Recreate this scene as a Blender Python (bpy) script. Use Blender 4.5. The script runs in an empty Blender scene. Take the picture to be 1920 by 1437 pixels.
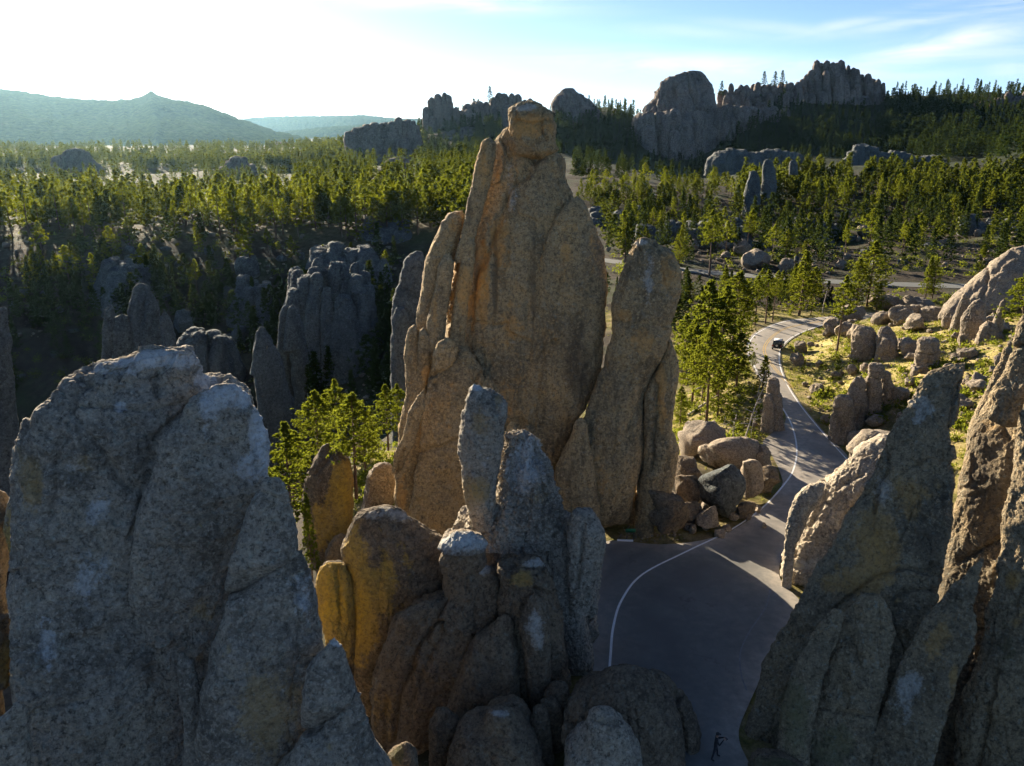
import bpy, math, random, time
import numpy as np
from mathutils import Vector
T0 = time.time()
R = math.radians
scene = bpy.context.scene
col = scene.collection
rng = np.random.default_rng(7)
random.seed(7)

# ------------------------------------------------------------------ camera
H = 34.0
F = 1478.0
PITCH = R(18.1)
CP, SP = math.cos(PITCH), math.sin(PITCH)
cam_d = bpy.data.cameras.new('camera')
cam_d.sensor_fit = 'HORIZONTAL'
cam_d.sensor_width = 36.0
cam_d.lens = 36.0 * F / 1920.0
cam_d.clip_start = 0.5
cam_d.clip_end = 30000
cam = bpy.data.objects.new('camera', cam_d)
cam.location = (0, 0, H)
cam.rotation_euler = (math.pi / 2 - PITCH, 0, 0)
col.objects.link(cam)
scene.camera = cam

def pz(py, Y):
    """height of a point at ground distance Y seen on photo row py"""
    return H + Y * np.tan(np.arctan((718.5 - np.asarray(py, float)) / F) - PITCH)
def pxw(px, Y, z):
    return (np.asarray(px, float) - 960.0) / F * (Y * CP - (z - H) * SP)
def P(px, py, Y):
    z = pz(py, Y)
    return np.array([float(pxw(px, Y, z)), float(Y), float(z)])
def proj(V):
    x, y, dz = V[:, 0], V[:, 1], V[:, 2] - H
    f = np.maximum(y * CP - dz * SP, .1)
    u = y * SP + dz * CP
    return 960 + F * x / f, 718.5 - F * u / f

# ------------------------------------------------------------------ noise
def _h(ix, iy, iz, k):
    n = (ix.astype(np.int64) * 73856093) ^ (iy.astype(np.int64) * 19349663) ^ (iz.astype(np.int64) * 83492791) ^ (k * 2654435761)
    n = (n ^ (n >> 13)) * 1274126177
    n = (n ^ (n >> 16)) & 0x7fffffff
    n = (n * 48271 + 11) & 0x7fffffff
    n = n ^ (n >> 11)
    return (n & 0xffff).astype(np.float32) / 32767.5 - 1.0
def vnoise(p, k=0):
    p = np.asarray(p)
    i = np.floor(p).astype(np.int64)
    f = (p - i).astype(np.float32)
    f = f * f * f * (f * (f * 6 - 15) + 10)
    x, y, z = i[:, 0], i[:, 1], i[:, 2]
    fx, fy, fz = f[:, 0], f[:, 1], f[:, 2]
    def c(a, b, d): return _h(x + a, y + b, z + d, k)
    v00 = c(0,0,0) * (1-fx) + c(1,0,0) * fx
    v10 = c(0,1,0) * (1-fx) + c(1,1,0) * fx
    v01 = c(0,0,1) * (1-fx) + c(1,0,1) * fx
    v11 = c(0,1,1) * (1-fx) + c(1,1,1) * fx
    return (v00 * (1-fy) + v10 * fy) * (1-fz) + (v01 * (1-fy) + v11 * fy) * fz
def fbm(p, octs=4, k=0, gain=.5):
    a, s, t = 1.0, 0.0, 0.0
    p = np.array(p, float)
    for o in range(octs):
        s = s + a * vnoise(p, k + o)
        t += a; a *= gain
        p = p * 2.03 + 17.7
    return s / t
def ridged(p, k=0, sharp=8):
    return (1 - np.abs(vnoise(p, k))) ** sharp
def cells(p, k=0):
    """a random level per joint block (nearest cell value) and a tilt across it"""
    i = np.floor(p).astype(np.int64); f = p - i
    best = np.full(len(p), 9.0); val = np.zeros(len(p)); tl = np.zeros(len(p))
    for a in (-1, 0, 1):
        for b in (-1, 0, 1):
            for c in (-1, 0, 1):
                x, y, z = i[:, 0] + a, i[:, 1] + b, i[:, 2] + c
                dx = a + _h(x, y, z, k) * .5 + .5 - f[:, 0]; dy = b + _h(x, y, z, k + 1) * .5 + .5 - f[:, 1]; dz = c + _h(x, y, z, k + 2) * .5 + .5 - f[:, 2]
                d = dx * dx + dy * dy + dz * dz; m = d < best
                best = np.where(m, d, best); val = np.where(m, _h(x, y, z, k + 7), val)
                tl = np.where(m, dx * _h(x, y, z, k + 8) + dz * _h(x, y, z, k + 9), tl)
    return val + tl * .9
def worley(p, k=0, second=False):
    i = np.floor(p).astype(np.int64)
    f = p - i
    best = np.full(len(p), 9.0); sec = np.full(len(p), 9.0)
    for a in (-1, 0, 1):
        for b in (-1, 0, 1):
            for c in (-1, 0, 1):
                x, y, z = i[:, 0] + a, i[:, 1] + b, i[:, 2] + c
                dx = a + _h(x, y, z, k) * .5 + .5 - f[:, 0]
                dy = b + _h(x, y, z, k + 1) * .5 + .5 - f[:, 1]
                dz = c + _h(x, y, z, k + 2) * .5 + .5 - f[:, 2]
                d = np.sqrt(dx * dx + dy * dy + dz * dz)
                if second: sec = np.minimum(sec, np.maximum(best, d))
                best = np.minimum(best, d)
    return (best, sec) if second else best

# ------------------------------------------------------------------ mesh + object helpers
def set_attr(me, name, vals):
    a = me.attributes.new(name, 'FLOAT', 'POINT')
    a.data.foreach_set('value', np.ascontiguousarray(vals, dtype=np.float32))
def mesh_from(name, V, faces, mats, smooth=True, attrs=None, midx=None):
    """faces: list of int arrays (n,3) or (n,4)"""
    me = bpy.data.meshes.new(name)
    V = np.ascontiguousarray(V, dtype=np.float32)
    me.vertices.add(len(V)); me.vertices.foreach_set('co', V.ravel())
    faces = [np.asarray(f, dtype=np.int32) for f in faces if len(f)]
    nl = sum(f.size for f in faces); nf = sum(len(f) for f in faces)
    me.loops.add(nl); me.polygons.add(nf)
    me.loops.foreach_set('vertex_index', np.concatenate([f.ravel() for f in faces]))
    tot = np.concatenate([np.full(len(f), f.shape[1], np.int32) for f in faces])
    st = np.concatenate([[0], np.cumsum(tot)[:-1]]).astype(np.int32)
    me.polygons.foreach_set('loop_start', st)
    if smooth: me.polygons.foreach_set('use_smooth', np.ones(nf, bool))
    for m in (mats if isinstance(mats, (list, tuple)) else [mats]): me.materials.append(m)
    if midx is not None: me.polygons.foreach_set('material_index', np.ascontiguousarray(midx, np.int32))
    me.update(calc_edges=True)
    for k, v in (attrs or {}).items(): set_attr(me, k, v)
    return me
def add(name, me, parent=None, loc=None):
    o = bpy.data.objects.new(name, me); col.objects.link(o)
    if parent is not None: o.parent = parent
    if loc is not None: o.location = loc
    return o
def tag(o, label=None, cat=None, group=None, kind=None):
    if label: o['label'] = label
    if cat: o['category'] = cat
    if group: o['group'] = group
    if kind: o['kind'] = kind
    return o
def empty(name, loc, label=None, cat=None, group=None):
    o = bpy.data.objects.new(name, None); col.objects.link(o)
    o.location = [float(v) for v in loc]; o.empty_display_size = .5
    return tag(o, label, cat, group)
def copy_tree(o, parent=None):
    c = o.copy(); col.objects.link(c); c.parent = parent
    for ch in list(o.children): copy_tree(ch, c)
    return c
class MB:
    """collects arrays into one mesh"""
    def __init__(s): s.V = []; s.Q = []; s.T = []; s.A = {}; s.n = 0; s.mq = []; s.mt = []
    def put(s, V, F, attrs=None, mi=0):
        V = np.asarray(V, float); F = np.asarray(F)
        (s.Q if F.shape[1] == 4 else s.T).append(F + s.n)
        (s.mq if F.shape[1] == 4 else s.mt).append(np.full(len(F), mi))
        s.V.append(V); s.n += len(V)
        for k in set(s.A) | set(attrs or {}):
            s.A.setdefault(k, [np.zeros(s.n - len(V))] if s.n > len(V) else [])
            s.A[k].append(np.asarray((attrs or {}).get(k, np.zeros(len(V))), float))
    def box(s, c, size, rz=0, mi=0):
        x, y, z = np.asarray(size) / 2
        v = np.array([[-x,-y,-z],[x,-y,-z],[x,y,-z],[-x,y,-z],[-x,-y,z],[x,-y,z],[x,y,z],[-x,y,z]])
        cr, sr = math.cos(rz), math.sin(rz)
        v = np.c_[v[:,0]*cr - v[:,1]*sr, v[:,0]*sr + v[:,1]*cr, v[:,2]] + np.asarray(c)
        s.put(v, [[0,3,2,1],[4,5,6,7],[0,1,5,4],[1,2,6,5],[2,3,7,6],[3,0,4,7]], mi=mi)
    def tube(s, pts, rad, n=8, mi=0, cap=True):
        pts = np.asarray(pts, float); m = len(pts)
        rad = np.broadcast_to(np.asarray(rad, float), (m,))
        t = np.gradient(pts, axis=0); t /= np.maximum(np.linalg.norm(t, axis=1, keepdims=True), 1e-9)
        up = np.array([0, 0, 1.]) if abs(t[0][2]) < .9 else np.array([1., 0, 0])
        a = np.cross(t, up); a /= np.maximum(np.linalg.norm(a, axis=1, keepdims=True), 1e-9)
        b = np.cross(t, a)
        th = np.arange(n) * 2 * math.pi / n
        V = (pts[:, None] + rad[:, None, None] * (a[:, None] * np.cos(th)[None, :, None] + b[:, None] * np.sin(th)[None, :, None])).reshape(-1, 3)
        i = np.arange(m - 1)[:, None] * n; j = np.arange(n)[None]; k = (j + 1) % n
        Q = np.stack([i + j, i + k, i + n + k, i + n + j], -1).reshape(-1, 4)
        s.put(V, Q, mi=mi)
        if cap:
            for e in (0, m - 1):
                ring = V[e * n:(e + 1) * n]
                s.put(np.r_[ring, [pts[e]]], [[q, (q + 1) % n, n] for q in range(n)], mi=mi)
    def mesh(s, name, mats, smooth=True, off=(0, 0, 0)):
        V = np.concatenate(s.V) - np.asarray(off, float)
        fs, mi = [], []
        if s.Q: fs.append(np.concatenate(s.Q)); mi.append(np.concatenate(s.mq))
        if s.T: fs.append(np.concatenate(s.T)); mi.append(np.concatenate(s.mt))
        return mesh_from(name, V, fs, mats, smooth, {k: np.concatenate(v) for k, v in s.A.items()}, np.concatenate(mi))

# ------------------------------------------------------------------ materials
class NT:
    def __init__(s, name):
        s.m = bpy.data.materials.new(name); s.m.use_nodes = True
        s.t = s.m.node_tree; s.t.nodes.clear()
        s.out = s.n('ShaderNodeOutputMaterial')
    def n(s, typ, **kw):
        nd = s.t.nodes.new(typ)
        for k, v in kw.items():
            if k.startswith('i_'):
                key = k[2:]
                nd.inputs[int(key) if key.isdigit() else key].default_value = v
            else: setattr(nd, k, v)
        return nd
    def l(s, a, b): s.t.links.new(a, b)
    def ramp(s, src, stops):
        r = s.n('ShaderNodeValToRGB'); e = r.color_ramp.elements
        while len(e) < len(stops): e.new(.5)
        for q, (p, c) in zip(e, stops):
            q.position = p; q.color = (*c, 1) if len(c) == 3 else c
        s.l(src, r.inputs[0]); return r.outputs[0]
    def mix(s, fac, a, b, mode='MIX'):
        m = s.n('ShaderNodeMix', data_type='RGBA', blend_type=mode)
        for sk, v in ((m.inputs[0], fac), (m.inputs[6], a), (m.inputs[7], b)):
            if hasattr(v, 'is_linked'): s.l(v, sk)
            elif isinstance(v, (int, float)): sk.default_value = v
            else: sk.default_value = (*v, 1)
        return m.outputs[2]
    def math(s, op, a, b=0.0, clamp=False):
        m = s.n('ShaderNodeMath', operation=op, use_clamp=clamp)
        for sk, v in ((m.inputs[0], a), (m.inputs[1], b)):
            if hasattr(v, 'is_linked'): s.l(v, sk)
            else: sk.default_value = v
        return m.outputs[0]
    def noise(s, vec, scale, detail=4, rough=.55, dist=0):
        n = s.n('ShaderNodeTexNoise', i_Scale=scale, i_Detail=detail, i_Roughness=rough, i_Distortion=dist)
        s.l(vec, n.inputs['Vector']); return n.outputs['Fac']
    def vor(s, vec, scale, feature='F1', out='Distance'):
        n = s.n('ShaderNodeTexVoronoi', feature=feature, i_Scale=scale)
        s.l(vec, n.inputs['Vector']); return n.outputs[out]
    def attr(s, name):
        return s.n('ShaderNodeAttribute', attribute_name=name).outputs['Fac']
def simple_mat(name, c, rough=.6, metal=0, var=.15, scale=8, bump=0):
    n = NT(name); tc = n.n('ShaderNodeTexCoord').outputs['Object']
    f = n.noise(tc, scale, 4)
    cc = n.ramp(f, [(.25, tuple(v * (1 - var) for v in c)), (.75, tuple(min(1, v * (1 + var)) for v in c))])
    b = n.n('ShaderNodeBsdfPrincipled', i_Roughness=rough, i_Metallic=metal)
    n.l(cc, b.inputs['Base Color'])
    if bump:
        bp = n.n('ShaderNodeBump', i_Strength=bump, i_Distance=.02); n.l(f, bp.inputs['Height']); n.l(bp.outputs[0], b.inputs['Normal'])
    n.l(b.outputs[0], n.out.inputs[0]); return n.m

def rock_mat(name, base, dark, warm, streaky=.55, ochre=(.42, .22, .06), pale=(.55, .56, .52), detail=1.0, lichen=.5, bump=.7):
    """weathered granite. attributes: ochre, pale, black = stains, some black for painted shade"""
    n = NT(name)
    tc = n.n('ShaderNodeNewGeometry').outputs['Position']
    mp = n.n('ShaderNodeMapping'); mp.inputs['Scale'].default_value = (1, 1, .28); n.l(tc, mp.inputs['Vector'])
    big = n.noise(tc, .16 * detail, 5, .6, .4)
    streak = n.noise(mp.outputs[0], .8 * detail, 4, .6, .3)
    mid = n.noise(tc, 1.1 * detail, 6, .65)
    fine = n.noise(tc, 9 * detail, 5, .7)
    wn = n.n('ShaderNodeTexNoise', i_Scale=6 * detail, i_Detail=3); n.l(tc, wn.inputs['Vector'])
    wv = n.n('ShaderNodeVectorMath', operation='MULTIPLY_ADD'); n.l(wn.outputs['Color'], wv.inputs[0]); wv.inputs[1].default_value = (.22 / detail,) * 3; n.l(tc, wv.inputs[2])
    cry = n.vor(wv.outputs[0], 8.5 * detail)
    cryc = n.vor(wv.outputs[0], 8.5 * detail, out='Color')
    blot = n.noise(tc, 3.6 * detail, 7, .78)
    c = n.ramp(big, [(.32, dark), (.5, base), (.68, warm)])
    c = n.mix(n.ramp(streak, [(.50, (0,0,0)), (.70, (streaky,)*3)]), c, tuple(v * .5 for v in dark))
    c = n.mix(n.ramp(mid, [(.5, (0,0,0)), (.72, (.6,.6,.6))]), c, warm)
    c = n.mix(n.ramp(mid, [(.28, (.7,.7,.7)), (.46, (0,0,0))]), c, dark)
    # grain of crystals
    sep = n.n('ShaderNodeSeparateColor'); n.l(cryc, sep.inputs[0])
    c = n.mix(n.ramp(sep.outputs[0], [(.0, (.55,.55,.55)), (.4, (0,0,0))]), c, tuple(v * .5 for v in dark))
    c = n.mix(n.ramp(blot, [(.38, (.95,.95,.95)), (.47, (0,0,0))]), c, tuple(v * .55 for v in dark))
    c = n.mix(n.ramp(blot, [(.53, (0,0,0)), (.62, (.75,.75,.75))]), c, tuple(min(.8, v * 1.45) for v in base))
    c = n.mix(n.ramp(sep.outputs[1], [(.86, (0,0,0)), (1., (.5,.5,.5))]), c, tuple(min(.8, v * 1.6) for v in base))
    c = n.mix(n.ramp(fine, [(.35, (.55,.55,.55)), (.55, (0,0,0))]), c, tuple(v * .45 for v in base))
    # lichen
    li = n.noise(tc, 2.7 * detail, 6, .75)
    c = n.mix(n.ramp(li, [(.56, (0,0,0)), (.68, (lichen,)*3)]), c, (.33, .37, .31))
    # weathering stains; the golden one also paints sun glow, some black ones shade
    wob = n.noise(tc, 1.1 * detail, 9, .78)
    def st(c, nm, colr, k=1.0):
        a = n.attr(nm)
        w_ = n.math('MULTIPLY', n.math('SUBTRACT', n.math('ADD', n.math('MULTIPLY', wob, .6), n.math('MULTIPLY', streak, .4)), .5), 1.9)
        f = n.mix(n.ramp(blot, [(.40, (.5,.5,.5)), (.56, (0,0,0))]), n.ramp(n.math('ADD', a, w_), [(.22, (0,0,0)), (.34, (.45 * k,) * 3), (.6, (.6 * k,) * 3), (1.0, (.95 * k,) * 3)]), (0, 0, 0))
        return n.mix(f, c, colr)
    c = st(c, 'ochre', ochre, .95); c = st(c, 'pale', pale, 1.05); c = st(c, 'black', (.035, .03, .027), .9); c = st(c, 'moss', (.05, .075, .02), .8); c = st(c, 'gold_sunglow', (.58, .36, .035), 1.05)
    b = n.n('ShaderNodeBsdfPrincipled', i_Roughness=.93)
    b.inputs['Specular IOR Level'].default_value = .25
    n.l(c, b.inputs['Base Color'])
    hgt = n.math('ADD', n.math('ADD', n.math('MULTIPLY', mid, .5), n.math('MULTIPLY', blot, .35)), n.math('ADD', n.math('MULTIPLY', fine, .28), n.math('MULTIPLY', cry, .22)))
    bp = n.n('ShaderNodeBump', i_Strength=bump, i_Distance=.28 / detail); n.l(hgt, bp.inputs['Height']); n.l(bp.outputs[0], b.inputs['Normal'])
    n.l(b.outputs[0], n.out.inputs[0]); return n.m

M = {}
M['spire'] = rock_mat('granite_spire', (.40,.29,.15), (.20,.15,.088), (.56,.355,.145), streaky=.85, ochre=(.66,.33,.08), lichen=.35)
M['grey'] = rock_mat('granite_grey', (.375,.32,.245), (.13,.112,.086), (.45,.37,.255), ochre=(.45,.28,.08), pale=(.66,.67,.66), lichen=.55, bump=.85)
M['dim'] = rock_mat('granite_brown_shaded', (.205,.155,.10), (.095,.075,.053), (.27,.19,.11), ochre=(.45,.28,.06), lichen=.3, bump=.8)  # brown granite, base colour darkened to stand for deep shade
M['wall'] = rock_mat('granite_wall', (.285,.222,.135), (.12,.098,.065), (.38,.27,.14), ochre=(.5,.28,.07), lichen=.5, bump=.9)
M['boulder'] = rock_mat('granite_boulder', (.30,.245,.18), (.145,.12,.092), (.39,.30,.20), lichen=.3, detail=1.4)
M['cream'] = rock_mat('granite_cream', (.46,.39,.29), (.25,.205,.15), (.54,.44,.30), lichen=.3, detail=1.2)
M['far'] = rock_mat('granite_far', (.25,.20,.165), (.10,.085,.075), (.33,.24,.18), streaky=1.0, lichen=.25, detail=.22, bump=.9)
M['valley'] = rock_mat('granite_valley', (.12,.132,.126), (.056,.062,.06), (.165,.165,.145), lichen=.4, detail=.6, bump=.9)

def leaf_mat(name, a, b, trans=.45, glow=.42):
    n = NT(name)
    pos = n.n('ShaderNodeNewGeometry').outputs['Position']
    f = n.noise(pos, .35, 3); f2 = n.noise(pos, 3.0, 2)
    oi = n.n('ShaderNodeObjectInfo').outputs['Random']
    mixf = n.math('ADD', n.math('MULTIPLY', f, .6), n.math('MULTIPLY', oi, .4))
    c = n.ramp(mixf, [(.3, a), (.75, b)])
    c = n.mix(n.ramp(f2, [(.35, (.5,.5,.5)), (.6, (0,0,0))]), c, tuple(v * .5 for v in a))
    d = n.n('ShaderNodeBsdfDiffuse'); n.l(c, d.inputs[0])
    t = n.n('ShaderNodeBsdfTranslucent'); n.l(n.mix(glow, c, (.38, .40, .025)), t.inputs[0])
    m = n.n('ShaderNodeMixShader', i_0=trans); n.l(d.outputs[0], m.inputs[1]); n.l(t.outputs[0], m.inputs[2])
    n.l(m.outputs[0], n.out.inputs[0]); return n.m
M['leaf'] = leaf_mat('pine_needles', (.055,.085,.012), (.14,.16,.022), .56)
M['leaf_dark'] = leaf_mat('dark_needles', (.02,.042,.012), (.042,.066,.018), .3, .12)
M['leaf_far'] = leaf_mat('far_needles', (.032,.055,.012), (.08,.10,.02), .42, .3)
M['bush'] = leaf_mat('bush_leaves', (.07,.11,.015), (.14,.16,.03), .5)
M['grass'] = leaf_mat('grass_blades', (.14,.19,.02), (.42,.34,.12), .45)
M['bark'] = simple_mat('pine_bark', (.12,.075,.048), .95, var=.35, scale=5, bump=.5)
M['deadwood'] = simple_mat('dead_wood', (.42,.38,.33), .9, var=.25, scale=6)
# ------------------------------------------------------------------ rock lobes
def rows_of(poly, n, pw=1.5):
    poly = np.asarray(poly, float)
    y0, y1 = poly[:, 1].min(), poly[:, 1].max()
    t = np.linspace(0, 1, n) ** pw * .5 + np.linspace(0, 1, n) * .5
    ys = y0 + (y1 - y0) * t
    ys[0] += 1e-3; ys[-1] -= 1e-3
    a, b = poly, np.roll(poly, -1, axis=0)
    lo = np.full(n, np.inf); hi = np.full(n, -np.inf)
    for (xa, ya), (xb, yb) in zip(a, b):
        if abs(ya - yb) < 1e-6: continue
        m = (ys >= min(ya, yb)) & (ys <= max(ya, yb))
        x = xa + (xb - xa) * (ys[m] - ya) / (yb - ya)
        lo[m] = np.minimum(lo[m], x); hi[m] = np.maximum(hi[m], x)
    return ys, lo, hi
def smooth1(v, k):
    if k < 1: return v
    w = np.hanning(2 * k + 3)[1:-1]; w /= w.sum()
    return np.convolve(np.pad(v, len(w) // 2, mode='edge'), w, 'valid')

def seg_dist(px, py, line):
    line = np.asarray(line, float); d = np.full(len(px), 1e9)
    for (xa, ya), (xb, yb) in zip(line[:-1], line[1:]):
        ux, uy = xb - xa, yb - ya; L = ux * ux + uy * uy + 1e-9
        t = np.clip(((px - xa) * ux + (py - ya) * uy) / L, 0, 1)
        d = np.minimum(d, np.hypot(px - xa - t * ux, py - ya - t * uy))
    return d

def lobe(poly, Y, ratio=.8, sq=2.3, lean=0.0, nr=120, na=120, seed=1, zbot=None, amp=1.0, flute=1.0, dmax=99., fine=1.0,
         cracks=1.0, creases=(), stains=(), sm=.018, grain=.05, gsize=.45, joints=0.0, shear=0.0, facet=0.6, clefts=.6):
    """closed rock solid whose face outline is poly (photo pixels) at ground distance Y; lean = metres of depth per metre of height"""
    ys, lo, hi = rows_of(poly, nr)
    if zbot is not None:                                       # stop where the outline still has its full width; the foot goes on below
        ok = np.nonzero(hi - lo >= .62 * (hi - lo)[int(nr * .83):].max())[0][-1]
        ys, lo, hi = ys[:ok + 1], lo[:ok + 1], hi[:ok + 1]; nr = ok + 1
    k = max(1, int(nr * sm)); w0 = hi - lo
    lo_s, hi_s = smooth1(lo, k), smooth1(hi, k)
    e = np.clip(np.arange(nr) / (2. * k + 1), 0, 1)           # keep the tip pointed
    lo = lo * (1 - e) + lo_s * e; hi = hi * (1 - e) + hi_s * e
    Yr = np.full(nr, float(Y)); zb = float(pz(ys[-1], Y))
    for _ in range(3):
        z = pz(ys, Yr); Yr = Y + lean * (z - zb)
    xl, xr = pxw(lo, Yr, z), pxw(hi, Yr, z)
    if zbot is not None and zbot < z[-1]:
        m = max(4, int((z[-1] - zbot) / max((z[0] - z[-1]) / nr * 2.2, .03)))
        m = min(m, 40)
        zz = z[-1] + (zbot - z[-1]) * np.linspace(0, 1, m + 1)[1:]
        dl, dr = (xl[-1] - xl[-6]) / max(z[-6] - z[-1], .01), (xr[-1] - xr[-6]) / max(z[-6] - z[-1], .01)
        dl, dr = np.clip(dl, -.4, .0), np.clip(dr, .0, .4)
        g = z[-1] - zz; g = np.minimum(g, 6)
        xl = np.r_[xl, xl[-1] + dl * g]; xr = np.r_[xr, xr[-1] + dr * g]
        Yr = np.r_[Yr, Y + lean * (zz - zb)]; z = np.r_[z, zz]
        bad = xr - xl < .3
        mid = (xl + xr) / 2; xl = np.where(bad, mid - .15, xl); xr = np.where(bad, mid + .15, xr)
    n = len(z)
    xc, hw = (xl + xr) / 2, np.maximum((xr - xl) / 2, 0)
    hw[0] = min(hw[0], .02)
    al = np.arctan2(xc.mean(), Y)
    ax, bx = np.array([math.cos(al), -math.sin(al)]), np.array([math.sin(al), math.cos(al)])
    hw_n = hw * math.cos(al)
    dep = np.minimum(hw_n * ratio, dmax * (1 - np.exp(-hw_n * 3 / max(dmax, .1))) if dmax < 90 else 1e9)
    dep = smooth1(dep, max(1, nr // 30)); dep[0] = min(dep[0], .02)
    u = np.arange(na) / na
    th = 2 * math.pi * u - .55 * np.sin(2 * math.pi * u)      # 0 faces the camera
    cx, cy = np.sin(th), -np.cos(th)
    ex = 2.0 / sq
    cx = np.sign(cx) * np.abs(cx) ** ex; cy = np.sign(cy) * np.abs(cy) ** ex
    X = hw_n[:, None] * cx[None]; D = dep[:, None] * cy[None] + shear * X
    V = np.stack([xc[:, None] + X * ax[0] + D * bx[0], Yr[:, None] + X * ax[1] + D * bx[1], np.repeat(z[:, None], na, 1)], -1)
    def normals(V):
        du = np.roll(V, -1, 1) - np.roll(V, 1, 1); dv = np.gradient(V, axis=0)
        N = np.cross(du, -dv); L = np.linalg.norm(N, axis=2, keepdims=True)
        return N / np.maximum(L, 1e-9)
    N = normals(V)
    p = V.reshape(-1, 3); s = np.median(hw_n) + .01
    off = np.array([seed * 13.7, seed * 7.3, seed * 3.1])
    taper = np.clip(np.repeat(hw_n[:, None], na, 1) / (s * .5), .15, 1).reshape(-1)
    d = fbm(p / (s * 1.5) + off, 3, seed) * .15 * s * amp
    d = d + fbm(p * [1, 1, .2] / (s * .42) + off, 3, seed + 9) * .075 * s * flute
    d = d + fbm(p / (s * .33) + off, 4, seed + 3) * .05 * s * amp
    if cracks:
        a = rng.normal(size=(2, 3)) if False else np.array([[.35, .2, 1.], [.9, .1, .22]])
        for q, v in enumerate(a):
            r_ = ridged((p * v) / (s * (.95 - .3 * q)) + fbm(p / s, 2, seed + 30)[:, None] * .35 + off * 1.7, seed + 20 + q, 16)
            d = d - r_ * .055 * s * cracks * (vnoise(p / s + off, seed + 41 + q) > -.15)
    if joints:
        wv = fbm(p / (s * 1.2) + off, 3, seed + 70)[:, None] * [.5, .5, .1]
        for q, (fr, st_) in enumerate(((.55, .06), (.30, .05))):
            d = d - ridged(p * [1, 1, st_] / (s * fr) + wv + off, seed + 71 + q, 12) * .12 * s * joints * (1 - .4 * q)
        d = d - ridged(p * [.25, .25, 1] / (s * .5) + wv + off, seed + 75, 18) * .05 * s * joints
    if facet:
        q_ = p * [1, 1, .55] / (s * .62) + fbm(p / (s * .5) + off, 3, seed + 80)[:, None] * .55 + off
        d = d + cells(q_, seed + 81) * .045 * s * facet
        q_ = p * [1, 1, .7] / (s * .26) + fbm(p / (s * .22) + off, 3, seed + 83)[:, None] * .5 + off
        d = d + cells(q_, seed + 84) * .02 * s * facet
    if clefts:
        q_ = p * [1, 1, .32] / (s * .85) + fbm(p / (s * .45) + off, 4, seed + 90)[:, None] * [.5, .5, .25] + off
        f1, f2 = worley(q_, seed + 91, True)
        msk = np.clip(vnoise(p / (s * .8) + off, seed + 95) * 2.2 + .55, 0, 1)
        d = d - np.exp(-((f2 - f1) / .04) ** 2) * msk * .055 * s * clefts
        f1, f2 = worley(q_ * [2.1, 2.1, 3.4] + 3.3, seed + 96, True)
        msk = np.clip(vnoise(p / (s * .5) + off, seed + 99) * 2.2 - .1, 0, 1)
        d = d - np.exp(-((f2 - f1) / .05) ** 2) * msk * .03 * s * clefts
    d = d * taper
    d = d + fbm(p / (gsize * 4) + off, 4, seed + 5, .6) * .16 * fine * np.minimum(1, s / 1.5) * np.minimum(taper * 1.5, 1)
    if grain:
        f1, f2 = worley(p / gsize + off + fbm(p / gsize * .7, 2, 3)[:, None] * .4, seed + 50, True)
        d = d + (np.minimum(f2 - f1, .5) - .2) * grain * fine + fbm(p / (gsize * .45) + off, 2, seed + 6) * grain * .7 * fine
    at = {}
    if creases or stains:
        px, py = proj(p)
        front = np.tile(np.cos(th) > -.1, n)
        for c in creases:
            line, w, dp = c[:3]
            wj = w * (1 + .4 * vnoise(p / (s * .3) + off, seed + 61))
            jx = fbm(p / (s * .25) + off, 3, seed + 62) * w * 1.2
            dd = seg_dist(px + jx, py - jx * .6, line)
            d = d - front * dp * np.exp(-(dd / wj) ** 2)
        for (kx, ky, rx, ry, st_, nm) in stains:
            g = st_ * np.exp(-(((px - kx) / rx) ** 2 + ((py - ky) / ry) ** 2)) * front
            at[nm] = np.maximum(at.get(nm, 0), g)
    V = (p + N.reshape(-1, 3) * d[:, None])
    i = np.arange(n - 1)[:, None] * na; j = np.arange(na)[None]; kk = (j + 1) % na
    Q = np.stack([i + j, i + na + j, i + na + kk, i + kk], -1).reshape(-1, 4)
    return V, Q, at

def fmesh(name, parts, mat, off=(0, 0, 0)):
    """parts: list of (V,Q,attrs) joined into one mesh (one rock body)"""
    mb = MB()
    for V, Q, at in parts: mb.put(V, Q, at)
    return mb.mesh(name, mat, True, off)

def formation(name, label, cat, base, parts, mat, group=None):
    """parts: list of (part_name, [lobes], optional label, optional material)"""
    e = empty(name, base, label, cat, group)
    for q in parts:
        me = fmesh(q[0], q[1], q[3] if len(q) > 3 else mat, base)
        o = add(q[0], me, e)
        if len(q) > 2 and q[2]: o['label'] = q[2]
    return e

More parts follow.
